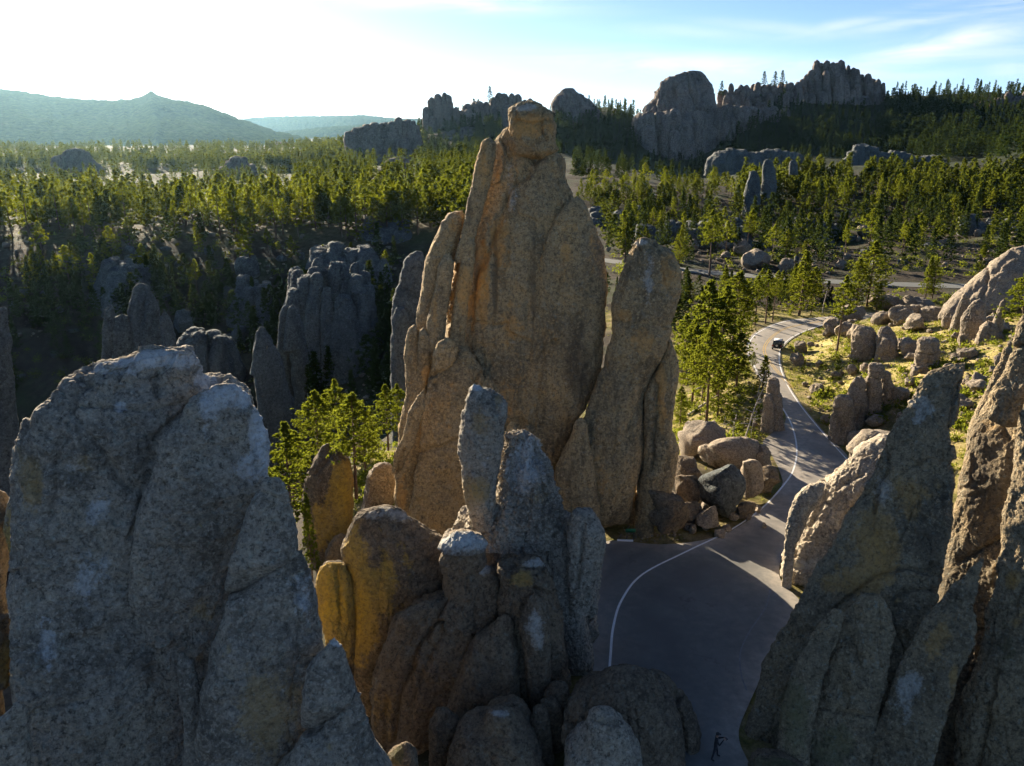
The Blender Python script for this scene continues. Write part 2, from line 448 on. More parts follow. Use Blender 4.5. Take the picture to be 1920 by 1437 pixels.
def boulder_mesh(seed, w, d, h, nr=34, na=44, rough=1.0, sq=2.5, ncut=9):
    """a rounded joint block centred on its footprint, base at z=0 (sunk a little)"""
    r = np.random.default_rng(seed)
    v = np.linspace(0, math.pi, nr)
    th = np.arange(na) * 2 * math.pi / na
    sz, cz = np.sin(v), np.cos(v)
    ex = 2 / sq
    s_ = np.abs(sz) ** ex; c_ = np.sign(cz) * np.abs(cz) ** ex
    cx = np.sign(np.cos(th)) * np.abs(np.cos(th)) ** ex; cy = np.sign(np.sin(th)) * np.abs(np.sin(th)) ** ex
    V = np.stack([s_[:, None] * cx * w / 2, s_[:, None] * cy * d / 2, np.repeat(c_[:, None], na, 1) * h / 2], -1)
    p = V.reshape(-1, 3); sc = (w + d + h) / 3
    N = p / np.array([w, d, h]) ** 2; N /= np.maximum(np.linalg.norm(N, axis=1, keepdims=True), 1e-9)
    off = r.uniform(-50, 50, 3)
    # planar joint faces cut from the block
    q = p.copy()
    for _ in range(ncut):
        nrm = r.normal(size=3); nrm /= np.linalg.norm(nrm)
        ext = math.sqrt(sum((nrm[k] * (w, d, h)[k] / 2) ** 2 for k in range(3)))
        lim = ext * (r.uniform(.6, .9) if ncut < 14 else r.uniform(.5, .86))
        over = q @ nrm - lim
        q -= np.maximum(over, 0)[:, None] * nrm * .93
    dd = cells(q / (sc * .45) + off + fbm(q / (sc * .4) + off, 2, 5)[:, None] * .4, seed % 67) * .03 * sc * rough + fbm(q / (sc * .55) + off, 3, seed % 97) * .10 * sc * rough + fbm(q / (sc * .16) + off, 4, seed % 89 + 3, .6) * .045 * sc * rough
    dd -= ridged(q / (sc * .5) + off, seed % 71, 14) * .05 * sc * rough
    q = q + N * dd[:, None]
    q[:, 2] += h / 2 - .12 * h
    i = np.arange(nr - 1)[:, None] * na; j = np.arange(na)[None]; kk = (j + 1) % na
    Q = np.stack([i + j, i + na + j, i + na + kk, i + kk], -1).reshape(-1, 4)
    return q, Q

def columns(poly, Y, n, seed, depth=8., tall=.9, zbot=None, nr=44, na=26, wide=1.7, layers=2, amp=1.0, lean=.12, fine=1.6, gs=1.2):
    """a fluted cliff: tight-packed rounded columns under the photographed skyline poly (top edge, left to right), bottom row"""
    top, bot = poly                      # top: list of (px,py) left to right; bot: photo row of the foot
    r = np.random.default_rng(seed)
    top = np.asarray(top, float); x0, x1 = top[0, 0], top[-1, 0]
    out = []
    wpx = (x1 - x0) / n
    for L in range(layers):
        for i in range(n):
            cx = x0 + (i + .5 + r.uniform(-.25, .25)) * wpx
            w = wpx * wide * r.uniform(.75, 1.25)
            ty = np.interp(cx, top[:, 0], top[:, 1])
            if L: ty = ty + (bot - ty) * r.uniform(.12, .6) * L / (layers - 1 + .001)
            else: ty = ty + r.uniform(-.015, .10) * (bot - ty)
            if L and r.random() < .25: continue
            bw = w * r.uniform(1.0, 1.5); sk = r.uniform(-.25, .25) * w
            hh = bot - ty
            pl = [(cx, ty), (cx + w * .28, ty + hh * .02), (cx + w * .42, ty + min(hh * .09, w * .7)), (cx + w * .5, ty + hh * .35), (cx + bw * .5 + sk, bot),
                  (cx - bw * .5 + sk, bot), (cx - w * .5, ty + hh * .35), (cx - w * .43, ty + min(hh * .09, w * .7)), (cx - w * .26, ty + hh * .025)]
            Yi = Y - L * depth * .5 + r.uniform(-.25, .25) * depth
            out.append(lobe(pl, Yi, ratio=r.uniform(.9, 1.4), sq=2.6, lean=lean, nr=nr, na=na, seed=seed * 31 + L * 57 + i, zbot=zbot,
                            amp=amp * 1.15, flute=1.0, fine=fine, gsize=gs, grain=0, cracks=1.8, joints=1.0, facet=1.6))
    return out
# ------------------------------------------------------------------ terrain
# control points: (photo column, ground distance, height) ; height None -> from the photo row given 4th
def cp(px, Y, z=None, py=None):
    if z is None: z = float(pz(py, Y))
    return (float(pxw(px, Y, z)) / Y, math.log(Y), z)
CPS = []
for px in (-500, 0, 250, 480):
    CPS += [cp(px, 8, -6), cp(px, 25, -8), cp(px, 60, -15), cp(px, 105, -27), cp(px, 160, -31), cp(px, 185, py=690), cp(px, 215, py=530), cp(px, 240, py=455),
            cp(px, 300, py=412), cp(px, 360, 2), cp(px, 520, -4), cp(px, 800, py=303), cp(px, 1400, py=280), cp(px, 2400, -25), cp(px, 4200, -40), cp(px, 9000, -60)]
CPS += [cp(620, 20, -5), cp(600, 45, -6), cp(640, 62, -3), cp(700, 76, py=885), cp(640, 92, -6), cp(650, 115, -18), cp(650, 150, -26), cp(660, 190, py=640), cp(700, 225, py=500), cp(690, 250, py=430), cp(690, 310, py=395),
        cp(650, 420, 8), cp(700, 600, py=318), cp(640, 800, py=290), cp(700, 900, py=268), cp(640, 1000, 10), cp(700, 1600, -20), cp(700, 4000, -40), cp(700, 9000, -60)]
CPS += [cp(880, 12, -3), cp(900, 30, -2), cp(900, 45, -1), cp(900, 60, -1), cp(860, 85, -3), cp(860, 120, -10), cp(860, 160, -12), cp(880, 210, -2), cp(900, 260, py=415), cp(880, 330, 6), cp(880, 600, py=305), cp(880, 760, py=296), cp(880, 850, py=255), cp(880, 930, py=212), cp(880, 1400, 0), cp(880, 4000, -40)]
CPS += [cp(1200, 12, 0), cp(1180, 35, -.2), cp(1200, 50, 0), cp(1200, 60, 0), cp(1260, 75, -.3), cp(1320, 85, -.6), cp(1300, 100, -2.2), cp(1310, 120, -2.5), cp(1330, 150, -1), cp(1150, 206, 0), cp(1300, 204, 0), cp(1200, 240, py=462), cp(1200, 290, py=425), cp(1200, 340, py=372), cp(1200, 430, 8),
        cp(1100, 620, py=303), cp(1120, 820, py=288), cp(1120, 910, py=240), cp(1060, 1000, py=214), cp(1160, 1000, py=200), cp(1240, 820, py=314), cp(1240, 890, py=302), cp(1240, 960, py=270), cp(1330, 900, py=290), cp(1200, 1300, 20), cp(1200, 4000, -40)]
CPS += [cp(1400, 15, 0), cp(1400, 38, 0), cp(1420, 52, 0), cp(1480, 70, 0), cp(1500, 85, 0), cp(1440, 110, 0), cp(1480, 140, 0), cp(1480, 165, -1.5), cp(1480, 188, 0), cp(1480, 225, py=476), cp(1480, 280, py=432), cp(1480, 330, py=395), cp(1480, 400, py=345), cp(1480, 520, 6), cp(1450, 700, py=308), cp(1450, 830, py=296), cp(1450, 910, py=240), cp(1450, 1000, py=185), cp(1450, 1080, py=172), cp(1450, 1500, 20)]
CPS += [cp(1560, 60, .4), cp(1600, 72, .9), cp(1620, 80, 2.2), cp(1560, 92, 1.2), cp(1620, 98, 3.6), cp(1620, 118, 3.3), cp(1620, 138, 2.2), cp(1620, 165, -1), cp(1650, 180, 0), cp(1650, 225, py=470), cp(1680, 280, py=425), cp(1680, 340, py=385), cp(1680, 400, py=335), cp(1680, 520, 8), cp(1680, 700, py=304), cp(1680, 800, py=290), cp(1680, 900, py=230), cp(1680, 1000, py=186), cp(1680, 1500, 30), cp(1600, 4000, -40)]
CPS += [cp(1740, 78, 4.6), cp(1750, 95, 6.2), cp(1780, 115, 6.4), cp(1800, 135, 4.0), cp(1800, 172, 0.2), cp(1800, 220, py=475), cp(1800, 290, py=420), cp(1850, 360, py=355), cp(1850, 480, 14), cp(1850, 650, py=297), cp(1850, 740, py=285), cp(1850, 850, py=225), cp(1850, 950, py=178), cp(1850, 1500, 30)]
CPS += [cp(1900, 10, -4), cp(1900, 30, -4), cp(1800, 40, -2), cp(1900, 52, 2), cp(1890, 75, 8), cp(1920, 95, 9.5), cp(1980, 120, 9.), cp(2100, 160, 4), cp(2100, 30, -4), cp(2100, 60, 6), cp(2300, 120, 10), cp(2300, 400, 15), cp(2300, 900, 70), cp(2400, 2500, -20), cp(2200, 6000, -50)]
CPS = np.array(CPS)
SX = 3.2
def _tps(A, B):
    d2 = ((A[:, None, 0] - B[None, :, 0]) * SX) ** 2 + (A[:, None, 1] - B[None, :, 1]) ** 2
    return .5 * d2 * np.log(d2 + 1e-9)
_n = len(CPS)
_A = np.zeros((_n + 3, _n + 3)); _A[:_n, :_n] = _tps(CPS, CPS) + np.eye(_n) * .004
_Pm = np.c_[np.ones(_n), CPS[:, 0] * SX, CPS[:, 1]]; _A[:_n, _n:] = _Pm; _A[_n:, :_n] = _Pm.T
_wt = np.linalg.solve(_A, np.r_[CPS[:, 2], 0, 0, 0])

def ground_px(pts):           # photo polyline on the flat road level -> world xy
    out = []
    for px, py in pts:
        Y = H / math.tan(PITCH - math.atan((718.5 - py) / F))
        out.append((float(pxw(px, Y, 0.0)), Y))
    return np.array(out)
def catmull(pts, k=8):
    pts = np.asarray(pts, float); q = np.r_[[2 * pts[0] - pts[1]], pts, [2 * pts[-1] - pts[-2]]]
    out = []
    for i in range(1, len(q) - 2):
        for t in np.arange(k) / k:
            out.append(.5 * (2 * q[i] + (q[i+1] - q[i-1]) * t + (2*q[i-1] - 5*q[i] + 4*q[i+1] - q[i+2]) * t*t + (3*q[i] - q[i-1] - 3*q[i+1] + q[i+2]) * t**3))
    return np.array(out + [q[-2]])
# the road as seen: left rim and right rim
RL = [(1300, 1560), (1225, 1437), (1150, 1330), (1108, 1250), (1098, 1150), (1105, 1075), (1130, 1016), (1240, 1021), (1330, 1010), (1400, 978), (1462, 917), (1464, 890), (1445, 850), (1430, 830), (1448, 812), (1472, 792), (1468, 768), (1441, 733), (1414, 696), (1399, 657), (1408, 630), (1438, 612), (1480, 600), (1552, 594)]
RRr = [(1480, 1560), (1408, 1437), (1385, 1380), (1400, 1330), (1440, 1250), (1490, 1190), (1502, 1132), (1466, 1092), (1462, 1060), (1478, 1010), (1520, 950), (1560, 900), (1592, 862), (1547, 812), (1502, 757), (1477, 717), (1465, 682), (1466, 657), (1483, 637), (1513, 621), (1556, 607)]
rl, rr = ground_px(RL), ground_px(RRr)
# beyond the crest the road swings right behind the mound, and comes back as the far stretch
road_poly = np.r_[rl, [[78, 148], [78, 140.5]], rr[::-1]]
far_line = catmull([ground_px([(1010, 470)])[0], ground_px([(1140, 489)])[0], ground_px([(1300, 508)])[0], ground_px([(1450, 520)])[0], ground_px([(1600, 530)])[0], ground_px([(1780, 536)])[0], [118, 171], [134, 160], [140, 148], [120, 140], [98, 141], [76, 144]], 6)

def in_poly(x, y, poly):
    ins = np.zeros(len(x), bool)
    for (xa, ya), (xb, yb) in zip(poly, np.roll(poly, -1, axis=0)):
        c = ((ya > y) != (yb > y))
        with np.errstate(divide='ignore', invalid='ignore'):
            ins ^= c & (x < (xb - xa) * (y - ya) / (yb - ya + 1e-12) + xa)
    return ins
def road_dist(x, y):
    d = np.full(len(x), 1e9)
    m = (np.abs(x) < 260) & (y > 5) & (y < 280)
    if m.any():
        xx, yy = x[m], y[m]
        a = seg_dist(xx, yy, np.r_[road_poly, road_poly[:1]])
        a = np.where(in_poly(xx, yy, road_poly), -a, a)
        b = seg_dist(xx, yy, far_line) - 3.4
        d[m] = np.minimum(a, b)
    return d
def zbase(x, y):
    """smooth terrain height"""
    x = np.atleast_1d(np.asarray(x, float)); y = np.atleast_1d(np.asarray(y, float))
    r = np.hypot(x, y)
    yy = np.maximum(y, .28 * r); yy = np.maximum(yy, 6.0)
    Q = np.c_[np.clip(x / yy, -1.1, 1.1), np.log(yy)]
    out = np.empty(len(Q))
    for s in range(0, len(Q), 40000):
        q = Q[s:s + 40000]
        out[s:s + 40000] = _tps(q, CPS) @ _wt[:_n] + _wt[_n] + _wt[_n + 1] * q[:, 0] * SX + _wt[_n + 2] * q[:, 1]
    return np.clip(out, -70, 150)
def zground(x, y, rough=True):
    x = np.atleast_1d(np.asarray(x, float)); y = np.atleast_1d(np.asarray(y, float))
    z = zbase(x, y)
    if rough:
        p = np.c_[x, y, np.zeros(len(x))]; r = np.hypot(x, y)
        z = z + fbm(p / 14, 4, 77) * np.clip((r - 40) / 200, .25, 1.2) * 1.3 + fbm(p / 60 + 5, 3, 78) * np.clip((r - 150) / 300, 0, 3.5) * 2.0
        z = z + fbm(p / 2.2 + 9, 3, 79) * .16
    d = road_dist(x, y)
    t = np.clip((d - 1.0) / 7.0, 0, 1); t = t * t * (3 - 2 * t)
    return np.where(d < 1e8, z * t + (1 - t) * -.07, z)
# one sheet, finer where the camera looks
az = np.r_[np.linspace(-180, -44, 34)[:-1], np.linspace(-44, 44, 620), np.linspace(44, 180, 34)[1:-1]]
rad = np.r_[[0.5], np.exp(np.linspace(math.log(5), math.log(560), 470)), np.exp(np.linspace(math.log(566), math.log(13000), 150))]
AZ, RA = np.meshgrid(np.radians(az), rad)
gx, gy = (RA * np.sin(AZ)).ravel(), (RA * np.cos(AZ)).ravel()
back = gy < 0
gz = zground(gx, np.abs(gy))
nA = len(az)
GZ = gz.reshape(len(rad), nA)
def zg(x, y):
    """height of the finished ground sheet (bilinear on its own grid)"""
    x = np.atleast_1d(np.asarray(x, float)); y = np.atleast_1d(np.asarray(y, float))
    a = np.degrees(np.arctan2(x, y)); r = np.clip(np.hypot(x, y), rad[0], rad[-1] * .999)
    i = np.clip(np.searchsorted(rad, r) - 1, 0, len(rad) - 2); j = np.clip(np.searchsorted(az, a) - 1, 0, len(az) - 2)
    u = (r - rad[i]) / (rad[i + 1] - rad[i]); v = np.clip((a - az[j]) / (az[j + 1] - az[j]), 0, 1)
    G = GZ
    return (G[i, j] * (1 - u) + G[i + 1, j] * u) * (1 - v) + (G[i, j + 1] * (1 - u) + G[i + 1, j + 1] * u) * v
_YS = np.exp(np.linspace(math.log(20.), math.log(3000.), 1400))
def hit(px, py, y0=20., y1=1400.):
    """where the sight line through a photo point meets the ground"""
    Y = _YS[(_YS >= y0) & (_YS <= y1)]
    z = pz(py, Y); x = pxw(px, Y, z)
    g = zg(x, Y)
    k = np.nonzero(z <= g)[0]
    k = k[0] if len(k) else len(Y) - 1
    return np.array([x[k], Y[k], g[k]])
def at(px, Y, sink=0.0):
    """point on the ground in photo column px at distance Y"""
    z = 0.0
    for _ in range(4):
        x = float(pxw(px, Y, z)); z = float(zg([x], [Y])[0])
    return np.array([x, Y, z - sink])

i = np.arange(len(rad) - 1)[:, None] * nA; j = np.arange(nA)[None]; kk = (j + 1) % nA
GQ = np.stack([i + j, i + kk, i + nA + kk, i + nA + j], -1).reshape(-1, 4)[:, ::-1]
# where grass grows
def grassy(x, y):
    p = np.c_[x, y, np.zeros(len(x))]
    rd = road_dist(x, y)
    g = np.zeros(len(x))
    def blob(cx, cy, rx, ry, s): return s * np.exp(-(((x - cx) / rx) ** 2 + ((y - cy) / ry) ** 2) ** 2)
    for b in ((47, 112, 24, 26, 1.), (60, 95, 20, 22, 1.), (22, 96, 14, 18, .9), (-13, 77, 5, 9, 1.), (45, 150, 40, 8, .7), (24, 84, 9, 8, .8), (75, 100, 22, 25, .9), (34, 128, 6, 14, 1), (44, 68, 10, 12, .8)):
        g = np.maximum(g, blob(*b))
    g = np.maximum(g, .55 * np.exp(-((rd - 2) / 3.5) ** 2) * (y < 160))
    g = np.maximum(g, .12 * np.clip(-x / 30, 0, 1) * (y > 225) * np.clip((y - 232) / 20, 0, 1) * np.clip((420 - y) / 80, 0, 1))
    return np.clip(g * (1 + .5 * fbm(p / 5, 3, 91)), 0, 1)
n = NT('forest_floor')
pos = n.n('ShaderNodeNewGeometry').outputs['Position']
f1 = n.noise(pos, .05, 6, .65); f2 = n.noise(pos, .6, 6, .7); f3 = n.noise(pos, 4.5, 5, .7)
c = n.ramp(f2, [(.3, (.022,.018,.013)), (.5, (.05,.04,.028)), (.7, (.10,.078,.055))])
c = n.mix(n.ramp(f1, [(.48, (0,0,0)), (.62, (.75,.75,.75))]), c, (.045,.062,.022))
c = n.mix(n.ramp(f3, [(.6, (0,0,0)), (.74, (.7,.7,.7))]), c, (.23,.21,.18))
ga = n.attr('grass')
gc = n.ramp(f2, [(.3, (.12,.16,.025)), (.45, (.30,.26,.07)), (.62, (.52,.40,.19)), (.75, (.36,.25,.14))])
gc = n.mix(n.ramp(f3, [(.30, (.8,.8,.8)), (.5, (0,0,0))]), gc, (.10,.08,.04))
c = n.mix(n.math('MULTIPLY', ga, 1.0, True), c, gc)
fo = n.attr('canopy')
c = n.mix(fo, c, n.ramp(n.noise(pos, .035, 6, .75), [(.3, (.012,.02,.009)), (.62, (.026,.036,.013)), (.78, (.05,.05,.032))]))
b = n.n('ShaderNodeBsdfPrincipled', i_Roughness=.95); b.inputs['Specular IOR Level'].default_value = .1
n.l(c, b.inputs['Base Color'])
bp = n.n('ShaderNodeBump', i_Strength=.8, i_Distance=.35); n.l(n.math('ADD', f2, n.math('MULTIPLY', f3, .5)), bp.inputs['Height']); n.l(bp.outputs[0], b.inputs['Normal'])
n.l(b.outputs[0], n.out.inputs[0]); M['ground'] = n.m
rr_ = np.hypot(gx, gy)
gcan = np.clip((rr_ - 380) / 200, 0, .95)
gme = mesh_from('ground', np.c_[gx, gy, gz], [GQ], M['ground'], True, {'grass': grassy(gx, gy), 'canopy': gcan})
ground = tag(add('ground', gme), kind='structure')

# ------------------------------------------------------------------ road
n = NT('asphalt')
pos = n.n('ShaderNodeNewGeometry').outputs['Position']
f1 = n.noise(pos, .25, 5, .6); f2 = n.noise(pos, 14, 4, .7); f3 = n.noise(pos, 1.6, 5, .65)
c = n.ramp(f1, [(.3, (.068,.080,.076)), (.7, (.112,.124,.117))])
c = n.mix(n.ramp(f3, [(.55, (0,0,0)), (.8, (.5,.5,.5))]), c, (.16,.145,.13))
c = n.mix(n.ramp(f2, [(.3, (.5,.5,.5)), (.5, (0,0,0))]), c, (.04,.04,.042))
wn = n.n('ShaderNodeTexNoise', i_Scale=.35, i_Detail=6, i_Roughness=.65); n.l(pos, wn.inputs['Vector'])
wv = n.n('ShaderNodeVectorMath', operation='MULTIPLY_ADD'); n.l(wn.outputs['Color'], wv.inputs[0]); wv.inputs[1].default_value = (5, 5, 0); n.l(pos, wv.inputs[2])
vd = n.vor(wv.outputs[0], .13, 'DISTANCE_TO_EDGE'); c = n.mix(n.math('MULTIPLY', n.ramp(vd, [(.0, (.8,.8,.8)), (.008, (0,0,0))]), n.ramp(f1, [(.45, (0,0,0)), (.6, (1,1,1))])), c, (.03,.03,.032))
c = n.mix(n.math('MULTIPLY', n.attr('dust_sun'), n.math('MULTIPLY', f3, 1.5), True), c, (.40,.345,.28))
c = n.mix(n.math('MULTIPLY', n.attr('wear'), n.math('MULTIPLY', f3, 1.2), True), c, (.05,.05,.052))
b = n.n('ShaderNodeBsdfPrincipled', i_Roughness=.82); n.l(c, b.inputs['Base Color'])
bp = n.n('ShaderNodeBump', i_Strength=.3, i_Distance=.02); n.l(f2, bp.inputs['Height']); n.l(bp.outputs[0], b.inputs['Normal'])
n.l(b.outputs[0], n.out.inputs[0]); M['asphalt'] = n.m
# the near stretch: a fine grid clipped to the outline so that wear, dusty rims and painted sunlight can vary over it
def sheet(poly, step, z):
    x0, y0 = poly.min(0); x1, y1 = poly.max(0)
    import bmesh
    bm = bmesh.new()
    vs = [bm.verts.new((p[0], p[1], z)) for p in poly]
    bm.faces.new(vs)
    bmesh.ops.triangulate(bm, faces=bm.faces[:])
    for ax_, lo_, hi_ in ((0, x0, x1), (1, y0, y1)):
        v = lo_ + step
        while v < hi_:
            co = (v, 0, 0) if ax_ == 0 else (0, v, 0)
            no = (1, 0, 0) if ax_ == 0 else (0, 1, 0)
            bmesh.ops.bisect_plane(bm, geom=bm.verts[:] + bm.edges[:] + bm.faces[:], plane_co=co, plane_no=no)
            v += step
    me = bpy.data.meshes.new('road'); bm.normal_update()
    for f in bm.faces:
        if f.normal.z < 0: f.normal_flip()
    bm.to_mesh(me); bm.free(); return me
rim = np.r_[catmull(rl, 5), [[66, 147.5], [78, 147.5], [78, 140.5], [66, 141.]], catmull(rr, 5)[::-1]]
rme = sheet(rim, 1.5, 0.0)
rv = np.array([v.co[:] for v in rme.vertices])
rme.materials.append(M['asphalt'])
white_px = [(1138, 1330), (1142, 1270), (1145, 1225), (1150, 1175), (1166, 1125), (1205, 1077), (1290, 1033), (1370, 994), (1430, 952), (1470, 909), (1488, 880), (1494, 845), (1488, 808), (1474, 776), (1446, 737), (1418, 694), (1403, 657), (1413, 631), (1443, 613), (1484, 601), (1553, 595.5)]
right_px = [(1588, 862), (1543, 812), (1499, 758), (1474, 718), (1462, 683), (1463, 656), (1480, 636), (1511, 620.3), (1555, 605)]
wl = catmull(ground_px(white_px), 8); wr = catmull(ground_px(right_px), 8)
cl = catmull(ground_px([(1485, 728), (1452, 690), (1436, 668), (1434, 650), (1450, 630), (1480, 614), (1553, 600.5)]), 8)
dl = seg_dist(rv[:, 0], rv[:, 1], wl); dr = seg_dist(rv[:, 0], rv[:, 1], wr)
edge = seg_dist(rv[:, 0], rv[:, 1], np.r_[rim, rim[:1]])
set_attr(rme, 'dust_sun', np.clip(1.2 * np.exp(-edge / .9) + .75 * np.clip((rv[:, 1] - 60) / 12, 0, 1) + .2, 0, 1))  # dusty rims, plus sunlit paleness painted over the far part
track = np.maximum(np.exp(-((dl - 2.2) / .7) ** 2), np.exp(-((dl - 4.0) / .7) ** 2))
set_attr(rme, 'wear', .6 * track)
tag(add('road', rme), kind='structure')
def ribbon(line, w, z, name, mat, w_side=None):
    line = np.asarray(line, float)
    t = np.gradient(line, axis=0); t /= np.linalg.norm(t, axis=1, keepdims=True)
    nn = np.c_[-t[:, 1], t[:, 0]]
    a, b = line + nn * w / 2, line - nn * w / 2
    m = len(line)
    zz = np.broadcast_to(z, (m,))
    V = np.r_[np.c_[a, zz], np.c_[b, zz]]
    q = np.arange(m - 1)
    Q = np.stack([q, q + m, q + m + 1, q + 1], -1)
    return mesh_from(name, V, [Q], mat, False)
far_w = far_line[:, 0] < 200
tag(add('road', ribbon(far_line, 5.4, -.005, 'road', M['asphalt'])), kind='structure')
set_attr(bpy.data.objects['road.001'].data, 'dust_sun', np.full(len(far_line) * 2, .12))
M['paint'] = simple_mat('road_paint', (.72,.72,.70), .7, var=.12, scale=3)
M['ypaint'] = simple_mat('yellow_paint', (.50,.33,.10), .7, var=.25, scale=2)
tag(add('road_edge_line', ribbon(wl, .17, .008, 'road_edge_line', M['paint'])), kind='structure')
tag(add('road_edge_line', ribbon(wr, .15, .008, 'road_edge_line', M['paint'])), kind='structure')
for s in (-.16, .16):
    t_ = np.gradient(cl, axis=0); t_ /= np.linalg.norm(t_, axis=1, keepdims=True)
    tag(add('road_centre_line', ribbon(cl + np.c_[-t_[:, 1], t_[:, 0]] * s, .12, .008, 'road_centre_line', M['ypaint'])), kind='structure')
M['faint'] = simple_mat('worn_paint', (.17,.175,.18), .8, var=.3, scale=3)
fa = catmull(ground_px([(1445, 1103), (1435, 1140), (1405, 1185), (1388, 1225), (1390, 1265), (1400, 1295)]), 6)
tag(add('worn_line', ribbon(fa, .09, .006, 'worn_line', M['faint'])), kind='structure')
# ================================================================== the great rocks in front
# ---- main spire
Ys = 66
cre_main = [([(1000,490),(992,560),(985,640),(985,720),(975,800)], 7, .25), ([(905,470),(885,560),(880,620)], 5, .35), ([(925,480),(930,560),(925,610)], 5, .3),
            ([(1030,262),(1000,300),(985,330),(960,350),(930,420),(905,500)], 6, .4), ([(840,603),(880,606),(930,610),(1010,600)], 4, .18),
            ([(955,232),(990,245),(1040,262)], 5, .3), ([(1012,265),(985,310)], 4, .3), ([(950,300),(940,262)], 4, .25), ([(1075,655),(1060,760),(1055,860)], 9, .4), ([(930,790),(985,860),(1010,900)], 5, .35)]
st_main = [(905,540,13,75,1.,'ochre'), (935,450,30,60,.45,'ochre'), (965,600,30,50,.35,'ochre'), (870,560,14,45,.55,'ochre'), (985,225,34,26,.5,'ochre'), (905,455,9,6,.9,'ochre'), (960,340,22,60,.3,'pale'),
           (928,520,6,80,.7,'black'), (890,500,5,70,.6,'black'), (1000,560,7,120,.45,'black'), (1075,700,26,90,.45,'black'), (1010,690,50,110,.25,'ochre'), (1020,300,14,14,.5,'black'), (950,760,26,60,.3,'ochre')]
core = [(953,240),(957,236),(975,226),(1010,224),(1040,232),(1041,255),(1055,282),(1070,293),(1075,330),(1079,370),(1095,430),(1108,550),(1108,650),(1100,740),(1076,800),(1050,860),(1028,930),(1010,1010),
        (860,1010),(838,900),(828,750),(836,640),(846,540),(862,450),(884,370),(898,310),(915,272),(932,252)]
cap = [(953,235),(956,205),(966,194),(980,190),(997,187),(1014,191),(1026,200),(1037,212),(1041,233),(1042,262),(1046,282),(1020,300),(960,290),(948,262)]
rightl = [(1082,368),(1092,376),(1104,394),(1121,430),(1132,467),(1136,505),(1138,550),(1134,633),(1121,707),(1101,760),(1079,790),(1055,850),(1030,900),(1020,950),(940,950),(955,860),(975,760),(990,650),(997,560),(1003,500),(1018,455),(1043,415),(1062,388),(1072,375)]
rib1 = [(918,258),(908,262),(902,270),(895,292),(888,327),(880,367),(871,410),(862,450),(853,480),(853,492),(868,492),(880,478),(890,450),(902,412),(912,370),(922,330),(930,295),(928,268)]
rib1b = [(880,440),(868,470),(858,520),(848,590),(838,660),(832,700),(868,700),(872,640),(880,560),(890,490),(892,460)]
rib2 = [(867,395),(852,398),(840,402),(828,417),(817,447),(800,483),(793,513),(787,557),(783,583),(780,625),(790,700),(812,690),(820,630),(832,570),(846,520),(856,470),(868,425),(873,405)]
rib3 = [(842,474),(830,480),(822,500),(812,560),(800,605),(793,660),(792,730),(826,720),(830,660),(838,590),(848,530),(852,490)]
bump1 = [(777,609),(768,614),(762,632),(757,667),(760,700),(762,740),(782,738),(792,690),(788,640),(785,616)]
bump2 = [(795,613),(786,620),(783,650),(782,700),(787,738),(800,742),(806,705),(810,660),(806,628)]
arch = [(836,634),(848,640),(862,648),(880,655),(896,669),(907,692),(913,718),(925,800),(930,900),(930,1010),(765,1010),(770,930),(780,870),(785,820),(790,770),(797,730),(806,705),(812,680),(815,652),(824,638)]
archtop = [(834,634),(848,637),(858,650),(858,672),(846,690),(826,700),(812,690),(812,668),(820,645)]
knob = [(914,701),(924,712),(930,735),(926,752),(908,750),(905,725)]
slab = [(797,728),(790,735),(780,748),(767,768),(755,820),(737,853),(735,888),(748,888),(762,862),(776,835),(786,800),(797,760)]
base = [(765,690),(762,735),(753,767),(748,807),(743,880),(740,960),(737,1010),(800,1010),(800,900),(806,800),(800,720),(785,690)]
hollow = [(958,790),(966,800),(976,815),(982,840),(950,860),(944,815)]
Z0 = -3
mat = M['spire']
bs = P(930, 990, Ys); bs[2] = -1
